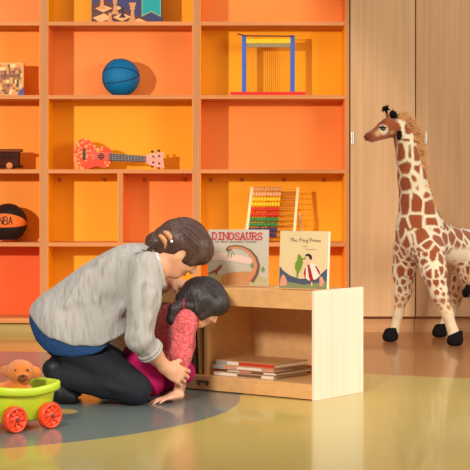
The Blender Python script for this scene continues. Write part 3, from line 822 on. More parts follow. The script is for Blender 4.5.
WHT = pc_('spine_white', (238, 226, 206)); RDS = pc_('spine_red', (206, 64, 40)); BLS = pc_('spine_blue_grey', (150, 160, 160)); DKS = pc_('spine_dark', (120, 84, 62)); PKS = pc_('spine_pink', (226, 150, 120))
z = .0665
flat_book(.235, .555, .034, .29, z, .017, 'pale book at the very bottom of the stack in the bookcase', pc_('cov_a', (206, 176, 136)), [WHT, DKS, DKS, WHT, WHT]); z += .0174
flat_book(.22, .55, .04, .30, z, .013, 'thin dark book second from the bottom of the stack', pc_('cov_b', (150, 104, 70)), [WHT, DKS, PKS, WHT, DKS], .03); z += .0134
flat_book(.24, .56, .034, .28, z, .016, 'pinkish book second from the top of the stack', pc_('cov_c', (214, 170, 130)), [PKS, WHT, WHT, PKS, BLS], -.03); z += .0164
flat_book(.23, .545, .036, .29, z, .020, 'top book of the stack with red and white spine', pc_('cov_d', (204, 150, 96)), [RDS, RDS, RDS, WHT, BLS], .02)
# thin books standing in the left compartment
for i, (u, t, h, cv, lab, ln) in enumerate(((.612, .012, .285, pc_('cov_e', (196, 150, 92)), 'tan thin book standing nearest the divider behind the child', 3), (.640, .010, .27, pc_('cov_f', (120, 84, 60)), 'dark brown thin book standing second from the divider', 5), (.668, .012, .29, pc_('cov_g', (210, 160, 104)), 'light tan thin book standing farthest from the divider', 6))):
    c = bk(u, .14, .0665); r = thing('picture_book', c, lab, 'book', 'thin books standing in the left compartment')
    Mr = BM @ Matrix.Translation((u, 0, .0675+t*math.sin(math.radians(ln)))) @ Matrix.Rotation(math.radians(ln), 4, 'Y')
    MB().box((0, .02, 0), (.002, .25, h), Mr).build('front_cover', cv, r)
    MB().box((t-.002, .02, 0), (t, .25, h), Mr).build('back_cover', cv, r)
    MB().box((.002, .023, .002), (t-.002, .247, h-.002), Mr).build('pages', plain('page_cream', (232, 214, 182), .6), r)
    MB().box((0, .018, 0), (t, .0225, h), Mr).build('spine', cv, r)

# ================================================================== TOY WAGON AND TEDDY
E1 = np.array([.707, .707, 0]); E2 = np.array([.707, -.707, 0]); WC = np.array([-.79, 5.83, 0])
wg = thing('toy_wagon', WC, 'lime green plastic toy wagon with red wheels carrying a teddy', 'wagon')
LIME = plain('lime_plastic', (186, 206, 40), .35, .5, .03, 8); RWH = plain('red_plastic', (236, 72, 30), .32, .5, .04, 8)
WM = Matrix(((E1[0], -E2[0], 0, WC[0]), (E1[1], -E2[1], 0, WC[1]), (0, 0, 1, 0), (0, 0, 0, 1)))
def ring(a0, a1, b, z, wav=0, n=64, pw=5):
    o = []
    for k in range(n):
        t = 2*PI*k/n; c, s_ = math.cos(t), math.sin(t)
        d = (abs(c)**pw+abs(s_)**pw)**(-1/pw); l = c*d; q = s_*d
        aa = a1 if l > 0 else a0
        o.append(Vector((l*aa, q*b, z-wav*(1-abs(l)**1.5)*1.0)))
    return o
LN, LF = .165, .142
rings = [ring(LN*.76, LF*.76, .058, .032), ring(LN*.8, LF*.8, .064, .038), ring(LN*.9, LF*.9, .076, .125, .01), ring(LN*.92, LF*.92, .078, .138, .016),
         ring(LN, LF, .090, .140, .016), ring(LN*1.03, LF*1.03, .095, .146, .016), ring(LN*1.03, LF*1.03, .095, .166, .016), ring(LN*1.01, LF*1.01, .092, .171, .016),
         ring(LN*.93, LF*.93, .082, .170, .016), ring(LN*.91, LF*.91, .079, .160, .016), ring(LN*.78, LF*.78, .062, .050)]
V = [WM @ v for rg in rings for v in rg]; n = 64; Fc = []
for i in range(len(rings)-1):
    for k in range(n): Fc.append([i*n+k, i*n+(k+1) % n, (i+1)*n+(k+1) % n, (i+1)*n+k])
Fc += [list(range(n))[::-1], [(len(rings)-1)*n+k for k in range(n)]]
mk('tub', V, Fc, LIME, wg, True)
rb = MB()
for s_ in (-1, 1):
    pts = [(-.045, .128), (-.036, .118), (-.03, .09), (-.022, .06), (-.012, .045)]
    rb.tube([WM @ Vector((x, s_*(.0755-(.128-z_)*.12), z_)) for x, z_ in pts], .003, 6)
    rb.tube([WM @ Vector((x, s_*.073, .112)) for x in (-.03, .0, .03, .06, .09)], .0025, 6)
rb.build('rib', LIME, wg)
for l in (-.0795, .0795):
    MB().tube([WM @ Vector((l, -.09, .0475)), WM @ Vector((l, .09, .0475))], .006, 8).build('axle', plain('axle_grey', (120, 110, 100), .4), wg)
    for s_ in (-1, 1):
        Mw = WM @ Matrix.Translation((l, s_*.072, .0475)) @ Matrix.Rotation(-s_*PI/2, 4, 'X')
        wh = MB().lathe([(.0, 0), (.0475, 0), (.0475, .003), (.0478, .020), (.0465, .026), (.042, .029), (.038, .0285), (.036, .022), (.018, .019), (.016, .025), (.010, .027), (.0, .027)], Mw, 40)
        for k in range(8):
            a = 2*PI*k/8; wh.tube([Mw @ Vector((.014*math.cos(a), .014*math.sin(a), .0225)), Mw @ Vector((.037*math.cos(a), .037*math.sin(a), .0245))], .0035, 6)
        wo = wh.build('wheel', RWH, wg)
        MB().lathe([(.0085, .026), (.0085, .0285), (.004, .0295), (0, .0295)], Mw, 16).build('hub_cap', plain('hub_dark', (120, 40, 24), .4), wo)

BF = plain('bear_plush', (226, 126, 44), .9, .1, .16, 160, bump=.8, bscale=300, sheen=.3)
BF2 = plain('bear_muzzle_plush', (150, 84, 44), .9, .1, .12, 160, bump=.8, bscale=300)
hc = P(20.5, 371.5, 5.83); 
bs_ = Soft(hc-np.array([.14, .1, .16]), hc+np.array([.12, .1, .08]), .0035)
bs_.ell(hc, (.053, .047, .044), k=.01)
for px, py in ((5.5, 371), (36, 372.5)): bs_.ell(P(px, py, 5.84), (.019, .011, .021), k=.012)
bs_.ell(hc+np.array([-.012, .012, -.075]), (.052, .045, .05), k=.02)
bs_.cap(hc+np.array([-.045, -.012, -.05]), hc+np.array([-.068, -.035, -.056]), .018, .019, k=.01)
bs_.cap(hc+np.array([.028, -.01, -.062]), hc+np.array([.045, -.03, -.078]), .016, .018, k=.01)
bs_.cap(hc+np.array([-.03, .0, -.10]), hc+np.array([-.05, -.02, -.10]), .02, .02, k=.01)
bs_.ell(hc+np.array([.012, -.038, -.014]), (.022, .018, .017), k=.008)
bear = bs_.build('teddy_bear', BF, None, hc+np.array([-.01, 0, -.125]))
tag(bear, 'orange brown plush teddy bear sitting inside the green wagon', 'teddy bear')
mz = MB().sphere(hc+np.array([.014, -.047, -.017]), (.019, .0125, .014), 16); mz.build('muzzle', BF2, bear)
MB().sphere(hc+np.array([.016, -.0595, -.010]), (.0075, .005, .005), 12).build('nose', plain('nose_dark', (50, 28, 22), .3, .6), bear)
for dx in (-.012, .032): MB().sphere(hc+np.array([dx, -.043, .010]), .0045, 10).build('eye', plain('eye_black', (18, 14, 14), .15, .7), bear)
# ================================================================== PLUSH GIRAFFE
def giraffe():
    fwd = unit([-.62, -.78, 0]); side = np.array([.78, -.62, 0])     # it faces left and towards us
    G = Soft([.62, 8.55, -.01], [1.95, 9.86, 1.45], .0085)
    g = lambda px, py, D: P(px, py, D)
    head_c = g(387, 127, 9.16)
    # trunk
    G.ell(g(417, 228, 9.22), (.125, .13, .15), k=.05)
    G.ell(g(424, 244, 9.24), (.125, .13, .12), k=.06)
    G.cap(g(425, 238, 9.24), g(466, 250, 9.50), .118, .112, k=.08)
    G.cap(g(466, 250, 9.50), g(486, 256, 9.60), .112, .11, k=.06)
    # neck
    nk = [g(421, 222, 9.22), g(416, 200, 9.20), g(412, 178, 9.18), g(408, 158, 9.17), g(405, 142, 9.17), g(401, 128, 9.17)]
    G.chain(nk, [.108, .088, .074, .058, .050, .046], k=.05)
    # head
    G.ell(g(394, 127, 9.165), (.052, .045, .048), k=.03)
    G.cap(g(387, 128, 9.15), g(372, 135.5, 9.10), .045, .029, k=.03)
    G.ell(g(368.5, 137, 9.085), (.028, .026, .0235), k=.02)
    G.cap(g(387, 134, 9.15), g(372, 139, 9.10), .026, .017, k=.02)
    # brow
    G.cap(g(386, 121, 9.13), g(380, 125, 9.11), .017, .014, k=.02)
    # ossicone stems
    G.cap(g(389, 120, 9.15), g(386.5, 112, 9.13), .012, .010, k=.012)
    G.cap(g(396, 121, 9.19), g(394, 117.5, 9.19), .012, .010, k=.012)
    # ears
    # front legs and hind legs
    def leg(pts, rs): G.chain(pts, rs, k=.04)
    leg([g(407, 250, 9.28), g(404, 272, 9.30), g(402.5, 293, 9.30), g(398.5, 313, 9.30), g(394, 332, 9.30)], [.085, .061, .042, .024, .031])
    leg([g(429, 252, 9.12), g(434, 272, 9.06), g(439.5, 294, 9.04), g(447, 313, 9.04), g(454.5, 336, 9.04)], [.095, .066, .043, .028, .035])
    leg([g(478, 256, 9.66), g(462, 278, 9.66), g(453.5, 300, 9.62), g(449, 314, 9.60), g(442, 329, 9.58)], [.08, .055, .040, .027, .030])
    leg([g(478, 250, 9.46), g(472, 272, 9.46), g(478, 296, 9.46), g(484, 318, 9.44), g(482, 334, 9.42)], [.105, .078, .045, .03, .031])
    V, Q = G.mesh(1)
    # markings
    axis = P(470, 240, 9.5)-P(420, 235, 9.22)
    z = V[:, 2]
    org = np.array([1.05, 9.2, 0])
    sc = np.where(z > .78, 11.5, np.where(z > .50, 13.5, 22.0))
    sc = 11.0+5*np.clip((.62-z)/.2, 0, 1)+10*np.clip((.42-z)/.12, 0, 1)+10*np.clip((z-1.10)/.14, 0, 1)
    # jittered cell centres at three scales, nearest-two distances
    def cells(Vs, s, seed):
        r = np.random.default_rng(seed)
        B = np.floor(Vs*s).astype(int); best = np.full(len(Vs), 9.); sec = np.full(len(Vs), 9.)
        for dx in (-1, 0, 1):
            for dy in (-1, 0, 1):
                for dz in (-1, 0, 1):
                    C = B+[dx, dy, dz]
                    hsh = (C[:, 0]*73856093 ^ C[:, 1]*19349663 ^ C[:, 2]*83492791) & 0xffffff
                    j = np.stack([((hsh*(k*2+131)) % 1009)/1009 for k in (1, 5, 11)], -1)
                    d = np.linalg.norm(Vs*s-(C+.15+.7*j), axis=1)
                    m = d < best; sec = np.where(m, best, np.minimum(sec, d)); best = np.minimum(best, d)
        return sec-best
    zones = [(12.0, z > .66), (13.5, (z <= .66) & (z > .53)), (20.0, (z <= .53) & (z > .38)), (27.0, z <= .38), (17, z > 1.17)]
    e = np.zeros(len(V))
    for s_, mk_ in zones:
        if mk_.any(): e[mk_] = cells(V[mk_]*[1, 1, .8], s_, 3)
    thr = np.where(z < .53, .17, .11); thr = np.where(z < .38, .20, thr); thr = np.where(z > 1.17, .18, thr)
    spot = np.clip((e-thr)/.06, 0, 1)
    spot *= np.clip((z-.175)/.03, 0, 1)
    cream = np.array(lin((255, 238, 200))); brown = np.array(lin((168, 84, 42))); tan = np.array(lin((238, 190, 128))); dk = np.array(lin((128, 58, 30)))
    # cream belly under the trunk
    under = np.clip((.555-z)/.03, 0, 1)*np.clip((V[:, 0]-1.20)/.04, 0, 1)*np.clip((z-.45)/.03, 0, 1)*np.clip((9.60-V[:, 1])/.05, 0, 1)*np.clip((V[:, 1]-9.2)/.04, 0, 1)
    spot *= 1-under
    C = cream*(1-spot[:, None])+brown*spot[:, None]
    low = np.clip((.30-z)/.08, 0, 1)[:, None]*.35; C = C*(1-low)+tan*low
    # head: brown face, cream cheek round the eye
    hx = V[:, 0]; hd = (z > 1.12) & (hx < P(398.5, 0, 9.165)[0])
    fac = np.where(hd, np.clip((P(399, 0, 9.165)[0]-hx)/.025, 0, 1), 0)[:, None]
    C = C*(1-fac)+brown*fac
    for c_, r_, col in ((P(383, 130, 9.11), .036, cream), (P(378, 133.5, 9.08), .024, tan), (P(392.5, 133, 9.12), .02, tan), (P(367.5, 136.5, 9.06), .035, dk), (P(381, 121.5, 9.12), .028, dk)):
        d = np.linalg.norm((V-c_)*[1, .6, 1], axis=1); k = np.clip((r_-d)/.014, 0, 1)[:, None]*.85; C = C*(1-k)+col*k
    og = np.array([1.2, 9.3, 0])
    body = mk('giraffe', V, Q, vcol('giraffe_plush', .85, .12, .6, 260, .35, .14, 120), None, True, og, col=C)
    tag(body, 'tall plush toy giraffe with brown patches standing before the cabinets', 'toy giraffe')
    BLK = plain('black_plush', (26, 22, 24), .9, .15, .2, 200, bump=.6, bscale=300)
    for px, py, D, lean in ((391.6, 341.2, 9.30, -.012), (456.2, 345.4, 9.04, .004), (441, 337.0, 9.58, -.012), (482, 339.2, 9.42, 0)):
        base = P(px, py, D); base[2] = 0
        H = Soft(base-np.array([.07, .07, .0]), base+np.array([.07, .07, .11]), .006)
        H.cap(base+np.array([-.004, -.004, .036]), base+np.array([0, 0, .085]), .041, .038, k=.02)
        H.ell(base+np.array([-.012, -.016, .026]), (.043, .044, .032), k=.02)
        H.plane(base+np.array([0, 0, .080]), (-.2, 0, 1), .012); H.plane(base+np.array([0, 0, .002]), (0, 0, -1))
        H.build('hoof', BLK, body, relax=1)
    # black tufts on the ossicones, black ears
    def tuft(c, r, name, n=60, ln=.022):
        b = MB().sphere(c, r, 12)
        for _ in range(n):
            d = unit(rng.normal(size=3)); b.tube([c+d*r*.8, c+d*(r+ln*rng.uniform(.3, 1))], [.0035, .0008], 4)
        b.build(name, BLK, body)
    tuft(P(385.6, 108.6, 9.12), .0155, 'ossicone_tuft', 60, .014); tuft(P(393.4, 114.6, 9.17), .0205, 'ossicone_tuft', 60, .014)
    ear = MB(); ear.sphere(P(399.5, 135.3, 9.09), (.013, .014, .026), 16, Matrix.Rotation(.25, 3, 'Y'))
    for _ in range(60):
        d = unit(rng.normal(size=3)); c = P(399.5, 135.3, 9.09); ear.tube([c+d*np.array([.011, .012, .022]), c+d*np.array([.018, .018, .031])], [.003, .0008], 4)
    ear.build('ear', BLK, body)
    ear = MB(); ear.sphere(P(397.5, 131, 9.235), (.012, .022, .016), 14); ear.build('ear', BLK, body)
    MB().sphere(P(382.6, 129, 9.098), (.0175, .012, .012), 14).build('eye', plain('glass_eye', (16, 12, 12), .12, .8), body)
    MB().tube([P(378.8, 128, 9.092), P(382.5, 126.2, 9.086), P(386.3, 128, 9.094)], .0036, 6).build('eyelid', plain('lid_brown', (70, 34, 22), .7), body)
    MB().tube([P(364.5, 140.5, 9.068), P(369, 141.2, 9.072), P(374.5, 138.6, 9.085)], .0022, 6).build('mouth', plain('mouth_pink', (196, 130, 110), .7), body)
    MB().sphere(P(364.2, 136.4, 9.064), (.004, .003, .003), 8).build('nostril', plain('lid_brown', (70, 34, 22), .7), body)
    # fluffy mane
    mb = MB()
    path = [(399, 118), (404, 121), (409, 128), (412.5, 138), (415, 150), (418, 164), (422, 180), (427, 194), (432, 205)]
    for i in range(1500):
        t = rng.uniform(0, len(path)-1.001); k = int(t); f = t-k
        px = path[k][0]*(1-f)+path[k+1][0]*f; py = path[k][1]*(1-f)+path[k+1][1]*f
        a = P(px-1.5+rng.normal()*.8, py, 9.195+rng.normal()*.02)
        ln = .088*(1-.45*abs(t/(len(path)-1)-.35)/.65)*rng.uniform(.5, 1.1)
        dx = np.array([.75+rng.normal()*.25, .35+rng.normal()*.5, (.75-1.1*min(1, t/3))+rng.normal()*.3]); dx = unit(dx)
        m_ = a+dx*ln*.6; e_ = a+dx*ln+np.array([.01, 0, -.014])
        mb.tube([a, m_, e_], [.0034, .0028, .0006], 4, caps=False)
    mb.build('mane', plain('mane_plush', (254, 172, 104), .9, .1, .2, 60, sheen=.3), body)
    tb = MB()
    c0 = P(472, 262, 9.36); c1 = P(470, 276, 9.34); c2 = P(468, 285, 9.34)
    tb.tube([c0, c1, c2], [.010, .009, .009], 8)
    tl = tb.build('tail', plain('tail_cream', (220, 170, 110), .9, .1), body)
    tf = MB()
    for i in range(160):
        d = np.array([rng.normal()*.16-.12, rng.normal()*.2, -1]); d = unit(d); tf.tube([c2+rng.normal(size=3)*.004, c2+d*.035+np.array([rng.normal()*.008, 0, 0]), c2+d*.075*rng.uniform(.7, 1.05)+np.array([rng.normal()*.004-.004, 0, 0])], [.003, .0035, .0006], 4)
    tf.build('tail_tuft', BLK, tl)
giraffe()

# ================================================================== PEOPLE
SKIN = plain('skin_adult', (226, 164, 128), .55, .35, .05, 30)
SKINC = plain('skin_child', (232, 172, 138), .55, .35, .05, 30)

def hand(S, wrist, d, nrm, scale=1.0, thumb=1, curl=(.35, .45, .5, .55), spread=.09, k=.006, tcurl=.3):
    """palm and five fingers: d points to the fingers, nrm is the back of the hand, thumb on side * thumb"""
    d = unit(d); nrm = np.array(nrm, float); nrm = unit(nrm-d*(nrm@d)); s_ = np.cross(d, nrm)*thumb   # s_ points to the thumb side
    w = np.array(wrist, float); L = scale
    pal = w+d*.045*L
    R = np.stack([d, s_, nrm], 1)
    S.ell(pal, (.052*L, .040*L, .0155*L), R, k=.012)
    S.cap(w-d*.01*L, w+d*.03*L, .024*L, .022*L, k=.02)
    for i in range(4):
        o = (.030-.0205*i)*L
        b = w+d*(.082-.004*abs(i-1))*L+s_*o
        ln = (.040, .045, .042, .033)[i]*L; a0 = spread*(1.5-i)
        dd = unit(d+s_*a0); c = curl[i]; p = b; S.cap(w+d*.05*L+s_*o*.8, b, .0105*L, .0095*L, k=.008)
        for j, (f, cc) in enumerate(((1., .55), (.65, 1.1), (.5, .8))):
            ang = c*cc; dd = unit(dd*math.cos(ang)-nrm*math.sin(ang)); q = p+dd*ln*f
            S.cap(p, q, (.0092-.0008*j)*L, (.0086-.0009*j)*L, k=.003); p = q
    tb = w+d*.028*L+s_*.032*L-nrm*.004*L
    t1 = tb+unit(d*.75+s_*.75-nrm*.25)*.034*L
    t2 = t1+unit(d*1.0+s_*(.45-tcurl)-nrm*(.2+tcurl))*.027*L
    S.cap(w+d*.02*L+s_*.014*L, tb, .015*L, .013*L, k=.01); S.cap(tb, t1, .0125*L, .0108*L, k=.006); S.cap(t1, t2, .0105*L, .0085*L, k=.004)

def face(S, c, f, up, s=1.0, adult=True):
    """skull with jaw, brow, nose, lips, chin and ears; c is the centre of the skull"""
    f, sd, u = frame(f, up); R = np.stack([f, sd, u], 1); q = lambda a, b, z: c+(f*a+sd*b+u*z)*s
    S.ell(c+f*-.006*s+u*.018*s, (.098*s, .076*s, .088*s), R, k=.02)
    S.ell(q(.030, 0, -.030), (.060*s, .058*s, .075*s), R, k=.03)
    S.ell(q(.058, 0, -.088), (.026*s, .026*s, .020*s), R, k=.03)      # chin
    for b in (-1, 1):
        S.cap(q(-.005, .056*b, -.045), q(.05, .022*b, -.088), .018*s, .016*s, k=.03)   # jaw line
        S.ell(q(.062, .034*b, -.030), (.022*s, .022*s, .018*s), R, k=.025)  # cheek
        S.ell(q(.087, .032*b, .002), (.012*s, .016*s, .010*s), R, k=.012, sub=True)   # eye socket
        S.cap(q(.083, .048*b, .018), q(.090, .014*b, .020), .008*s, .009*s, k=.014)      # brow
        e = q(-.008, .074*b, -.018)
        S.ell(e, (.017*s, .009*s, .030*s), R, k=.006)                                    # ear
        S.ell(e+(f*.002+sd*.008*b)*s, (.009*s, .006*s, .017*s), R, k=.004, sub=True)
    S.cap(q(.090, 0, .006), q(.108, 0, -.030), .009*s, .012*s, k=.012)                   # nose
    for b in (-1, 1): S.ell(q(.100, .011*b, -.034), (.010*s, .008*s, .007*s), R, k=.008)
    S.ell(q(.088, 0, -.056), (.011*s, .022*s, .006*s), R, k=.006)                        # lips
    S.ell(q(.086, 0, -.067), (.011*s, .019*s, .006*s), R, k=.006)
    return q, R

def eyes(q, R, s, parent, lipcol):
    f = R[:, 0]; sd = R[:, 1]; u = R[:, 2]
    M3 = Matrix(R.tolist())
    for b in (-1, 1):
        MB().sphere(q(.076, .032*b, .002), .0125*s, 16).build('eye', plain('eye_white', (240, 234, 226), .2, .6), parent)
        MB().sphere(q(.0835, .032*b, .000), (.0055*s,)*3, 12).build('iris', plain('iris_brown', (46, 26, 20), .2, .6), parent)
        MB().tube([q(.083, .018*b, .022), q(.091, .032*b, .028), q(.080, .050*b, .023)], [.002*s, .003*s, .0015*s], 6).build('eyebrow', plain('brow_dark', (40, 28, 24), .8), parent)
    MB().tube([q(.093, -.018, -.0615), q(.099, 0, -.061), q(.093, .018, -.0615)], [.002*s, .0042*s, .002*s], 8).build('lips', plain('lip_colour', lipcol, .4), parent)

def comb(c, R, r, n, mat, parent, ph=1.45, t0=.75, t1=2.75):
    mb = MB()
    for _ in range(n):
        p = rng.uniform(-ph, ph); a = t0+rng.uniform(0, .25); b = t1-rng.uniform(0, .3); k = 1+rng.uniform(-.02, .022); w = rng.normal()*.05
        pts = [c+R[:, 0]*r[0]*k*math.cos(t)+(R[:, 1]*r[1]*math.sin(p+w*(t-1.5))+R[:, 2]*r[2]*math.cos(p+w*(t-1.5)))*k*math.sin(t) for t in np.linspace(a, b, 12)]
        mb.tube(pts, [.0012]+[.0032]*10+[.0012], 5)
    return mb.build('hair_strands', mat, parent)

def strands(mb, roots, fn, n=5, r=.0035, m=4):
    for i in range(len(roots)):
        mb.tube(fn(i), np.linspace(r, r*.35, n), m, caps=False)

# ------------------------------------------------------------------ the woman
def woman():
    D0 = 6.60
    lo, hi = np.array([-1.0, 6.15, -.005]), np.array([.06, 7.15, .80])
    pel = P(61, 324, 6.62); wai = P(91, 299, 6.62); che = P(121, 281, 6.62); upb = P(137, 270, 6.62)
    shn, shf = P(147, 270, 6.46), P(149, 268, 6.79)
    nb, nt_ = P(158, 266, 6.62), P(174, 262, 6.625)
    eln, wrn = P(139, 338, 6.36), P(166, 368, 6.46)
    elf, wrf = P(132, 300, 6.88), P(172, 281, 6.84)
    hpn, hpf = P(66, 340, 6.53), P(66, 337, 6.72)
    knn, knf = P(135, 389, 6.47), P(139, 384, 6.72)
    ann, anf = P(58, 375, 6.50), P(60, 372, 6.71)
    hc = P(181.5, 249, 6.63); f = unit([.62, .30, -.74]); up = unit([.75, .1, .62])
    B = Soft(lo, hi, .0065)
    face_q, R = face(B, hc, f, up, .98)
    B.cap(nb, hc+R[:, 2]*-.05+R[:, 0]*-.02, .056, .050, k=.03)
    B.ell(upb, (.10, .15, .09), k=.05); B.ell(che, (.11, .13, .11), k=.05); B.ell(wai, (.10, .12, .095), k=.06); B.ell(pel, (.12, .145, .12), k=.06)
    for sh, el, wr in ((shn, eln, wrn), (shf, elf, wrf)):
        B.chain([sh, el, (el*.45+wr*.55), wr], [.047, .037, .034, .0235], k=.02)
    for hp, kn, an in ((hpn, knn, ann), (hpf, knf, anf)):
        B.chain([hp, kn], [.075, .048], k=.03); B.chain([kn, kn*.6+an*.4, an], [.045, .048, .034], k=.02)
    hand(B, wrn, P(184, 377, 6.50)-wrn, [-.15, -.9, .35], .97, thumb=-1, curl=(.75, .8, .85, .9), k=.006)
    hand(B, wrf, P(192, 288, 6.80)-wrf, [.1, -.35, .9], .95, thumb=1, curl=(.3, .35, .4, .4))
    og = P(100, 400, 6.6); og[2] = 0
    body = B.build('person', SKIN, None, og, relax=1)
    tag(body, 'kneeling woman in grey top and dark jeans with clipped dark hair', 'person')
    eyes(face_q, R, .98, body, (190, 96, 84))
    # grey top -------------------------------------------------------
    T = Soft(lo, hi, .0065)
    T.ell(pel+np.array([.004, 0, .006]), (.146, .172, .140), k=.05); T.ell(wai, (.130, .158, .130), k=.09); T.ell(che+np.array([.004, 0, .0]), (.142, .168, .132), k=.09); T.ell(upb, (.117, .168, .107), k=.06)
    T.ell(P(100, 320, 6.60), (.135, .155, .100), k=.06)
    T.cap(P(60, 334, 6.54), P(108, 330, 6.50), .098, .085, k=.04); T.cap(hpn, P(106, 346, 6.50), .110, .100, k=.03); T.cap(hpf, P(106, 344, 6.71), .105, .098, k=.03)
    T.cap(nb-np.array([.02, 0, 0]), P(152, 263, 6.62), .085, .072, k=.04)
    for a, b, r_ in ((P(128, 300, 6.44), P(110, 326, 6.44), .014), (P(120, 308, 6.44), P(94, 330, 6.43), .014), (P(112, 262, 6.50), P(96, 300, 6.45), .009), (P(100, 262, 6.52), P(80, 300, 6.46), .009), (P(86, 272, 6.50), P(66, 306, 6.45), .008)):
        T.cap(a, b, r_, r_*.5, k=.028)
    def ripple(X, Y, Z):
        a = X*.8+Z*.6; b = -X*.6+Z*.8
        m = np.clip((.62-Z)/.2, 0, 1)*np.clip((X+.75)/.25, 0, 1)
        return .003*np.sin(a*62+2.2*np.sin(b*17)+Y*9)*np.sin(b*11+1)*m+.0018*np.sin(b*80+np.sin(a*20)*2+Y*14)*m
    T.field(ripple)
    g = np.meshgrid(*T.ax, indexing='ij')
    def hemline(pts):                      # height of a hem as a function of x
        q = [P(x, y, 6.46) for x, y in pts]
        return np.interp(g[0], [p_[0] for p_ in q], [p_[2] for p_ in q])
    hz = hemline([(20, 308), (27, 317), (38, 329), (50, 337), (63, 342), (76, 345), (92, 345.5), (104, 343.5), (113, 340), (124, 333), (140, 324)])
    hz = hz+.03*np.clip((g[1]-6.55)/.2, 0, 1)+.003*np.sin(g[0]*60)
    T.F = np.maximum(T.F, ((hz-g[2])*.8).astype(np.float32))
    SL = Soft(lo, hi, .0065)
    for sh in (shn, shf): SL.ell(sh, (.072, .068, .072), k=.05)
    cuff_n = eln*.60+wrn*.40
    SL.chain([shn, P(144, 300, 6.40), eln, cuff_n], [.070, .066, .053, .047], k=.02)
    cuff_f = elf*.45+wrf*.55
    SL.chain([shf, elf, cuff_f], [.066, .056, .046], k=.03)
    for a, b, r_ in ((P(154, 292, 6.345), P(136, 322, 6.325), .009), (P(148, 284, 6.345), P(132, 310, 6.335), .008), (P(150, 318, 6.335), P(136, 336, 6.305), .009), (P(149, 338, 6.33), P(134, 346, 6.315), .008)):
        SL.cap(a, b, r_, r_*.5, k=.026)
    k_ = .035; h_ = np.maximum(k_-np.abs(T.F-SL.F), 0)/k_; T.F = np.minimum(T.F, SL.F)-h_*h_*k_*.25
    # neck opening, cuff ends
    for cuff, wr, el in ((cuff_n, wrn, eln), (cuff_f, wrf, elf)):
        dv = unit(wr-el); near = (np.abs(g[0]-cuff[0]) < .085) & (np.abs(g[1]-cuff[1]) < .1) & (np.abs(g[2]-cuff[2]) < .085)
        pl = (sum((g[i]-cuff[i]-.0*dv[i])*dv[i] for i in range(3))-.012).astype(np.float32)
        T.F = np.where(near, np.maximum(T.F, pl), T.F)
    nd = unit(nt_-nb); npnt = P(157.5, 264, 6.62)
    near = (g[0] > P(140, 0, 6.6)[0]) & (g[2] > P(0, 292, 6.6)[2])
    pl = sum((g[i]-npnt[i])*nd[i] for i in range(3)).astype(np.float32); T.F = np.where(near, np.maximum(T.F, pl), T.F)
    m, nt2, bs = new_mat('grey_jersey')
    v = pos_n(nt2); vs = pos_n(nt2, (22, 10, 5), (0, -.75, 0))
    nt2.links.new(mix_n(nt2, noise_n(nt2, 5, v), lin((158, 152, 146)), lin((183, 177, 170))), bs.inputs['Base Color'])
    bs.inputs['Roughness'].default_value = .85; bs.inputs['Sheen Weight'].default_value = .15; bs.inputs['Specular IOR Level'].default_value = .2
    bump_n(nt2, bs, noise_n(nt2, 1.0, vs, 2, .5), .8, .04)
    top = T.build('shirt', m, body, relax=2)
    # rolled cuffs
    dv = unit(wrn-eln); cb_ = MB(); s1 = unit(np.cross(dv, [0, 1, 0])); s2 = np.cross(dv, s1)
    for o_ in (-.006, .008): cb_.tube([cuff_n+dv*o_+(s1*math.cos(a)+s2*math.sin(a))*.047 for a in np.linspace(0, 2*PI, 32, False)], .0085, 8, closed=True)
    cb_.build('cuff', m, top)
    # pale inner collar standing round the neck
    cl = MB(); s1 = unit(np.cross(nd, [0, 1, 0])); s2 = np.cross(nd, s1); cc = P(155.5, 265, 6.62)
    CV = []
    for o_, r_ in ((-.02, .084), (.0, .078), (.022, .070), (.024, .066), (.0, .070)):
        CV.append([cc+nd*o_+(s1*math.cos(a)*1.05+s2*math.sin(a))*r_ for a in np.linspace(0, 2*PI, 40, False)])
    Fc = []
    for i in range(4):
        for k in range(40): Fc.append([i*40+k, i*40+(k+1) % 40, (i+1)*40+(k+1) % 40, (i+1)*40+k])
    mk('collar', [p for rr in CV for p in rr], Fc, plain('collar_pale', (214, 210, 208), .8, .2), top, True)
    # white under-sleeve cuff on the far arm
    dvf = unit(wrf-elf); cf = P(164, 279, 6.80)
    MB().tube([wrf-dvf*.075, wrf-dvf*.02], [.036, .033], 20).build('white_cuff', plain('cuff_white', (240, 226, 206), .8, .2), top)
    # blue undershirt ---------------------------------------------------
    U = Soft(lo, hi, .0065)
    U.ell(pel+np.array([.006, 0, -.004]), (.140, .160, .138), k=.05); U.ell(P(92, 322, 6.60), (.115, .135, .095), k=.07)
    U.cap(P(60, 336, 6.545), P(104, 335, 6.51), .084, .070, k=.03); U.cap(hpn, P(104, 352, 6.50), .098, .090, k=.03); U.cap(hpf, P(104, 350, 6.71), .095, .09, k=.03)
    hz = hemline([(20, 318), (27, 327), (34, 342), (44, 351), (56, 356), (74, 357), (92, 354), (101, 351), (108, 345), (114, 338), (140, 325)])+.03*np.clip((g[1]-6.55)/.2, 0, 1)
    U.F = np.maximum(U.F, ((hz-g[2])*.8).astype(np.float32))
    U.build('undershirt', plain('denim_blue_cotton', (40, 72, 118), .85, .2, .12, 40, bump=.4, bscale=25), body, relax=2)
    # dark jeans ------------------------------------------------------------
    J = Soft(lo, hi, .0065)
    J.ell(pel+np.array([.02, 0, -.018]), (.115, .145, .118), k=.05)
    for hp, kn, an in ((hpn, knn, ann), (hpf, knf, anf)):
        J.cap(hp, kn, .086, .062, k=.04); J.cap(hp*.4+kn*.6, kn, .070, .060, k=.03)
        J.chain([kn, kn*.62+an*.38, an], [.054, .060, .051], k=.016)
    for i in range(4):
        a = P(84+i*7, 352+i*4, 6.455); J.cap(a, a+np.array([.02, -.004, -.045]), .009, .005, k=.02)
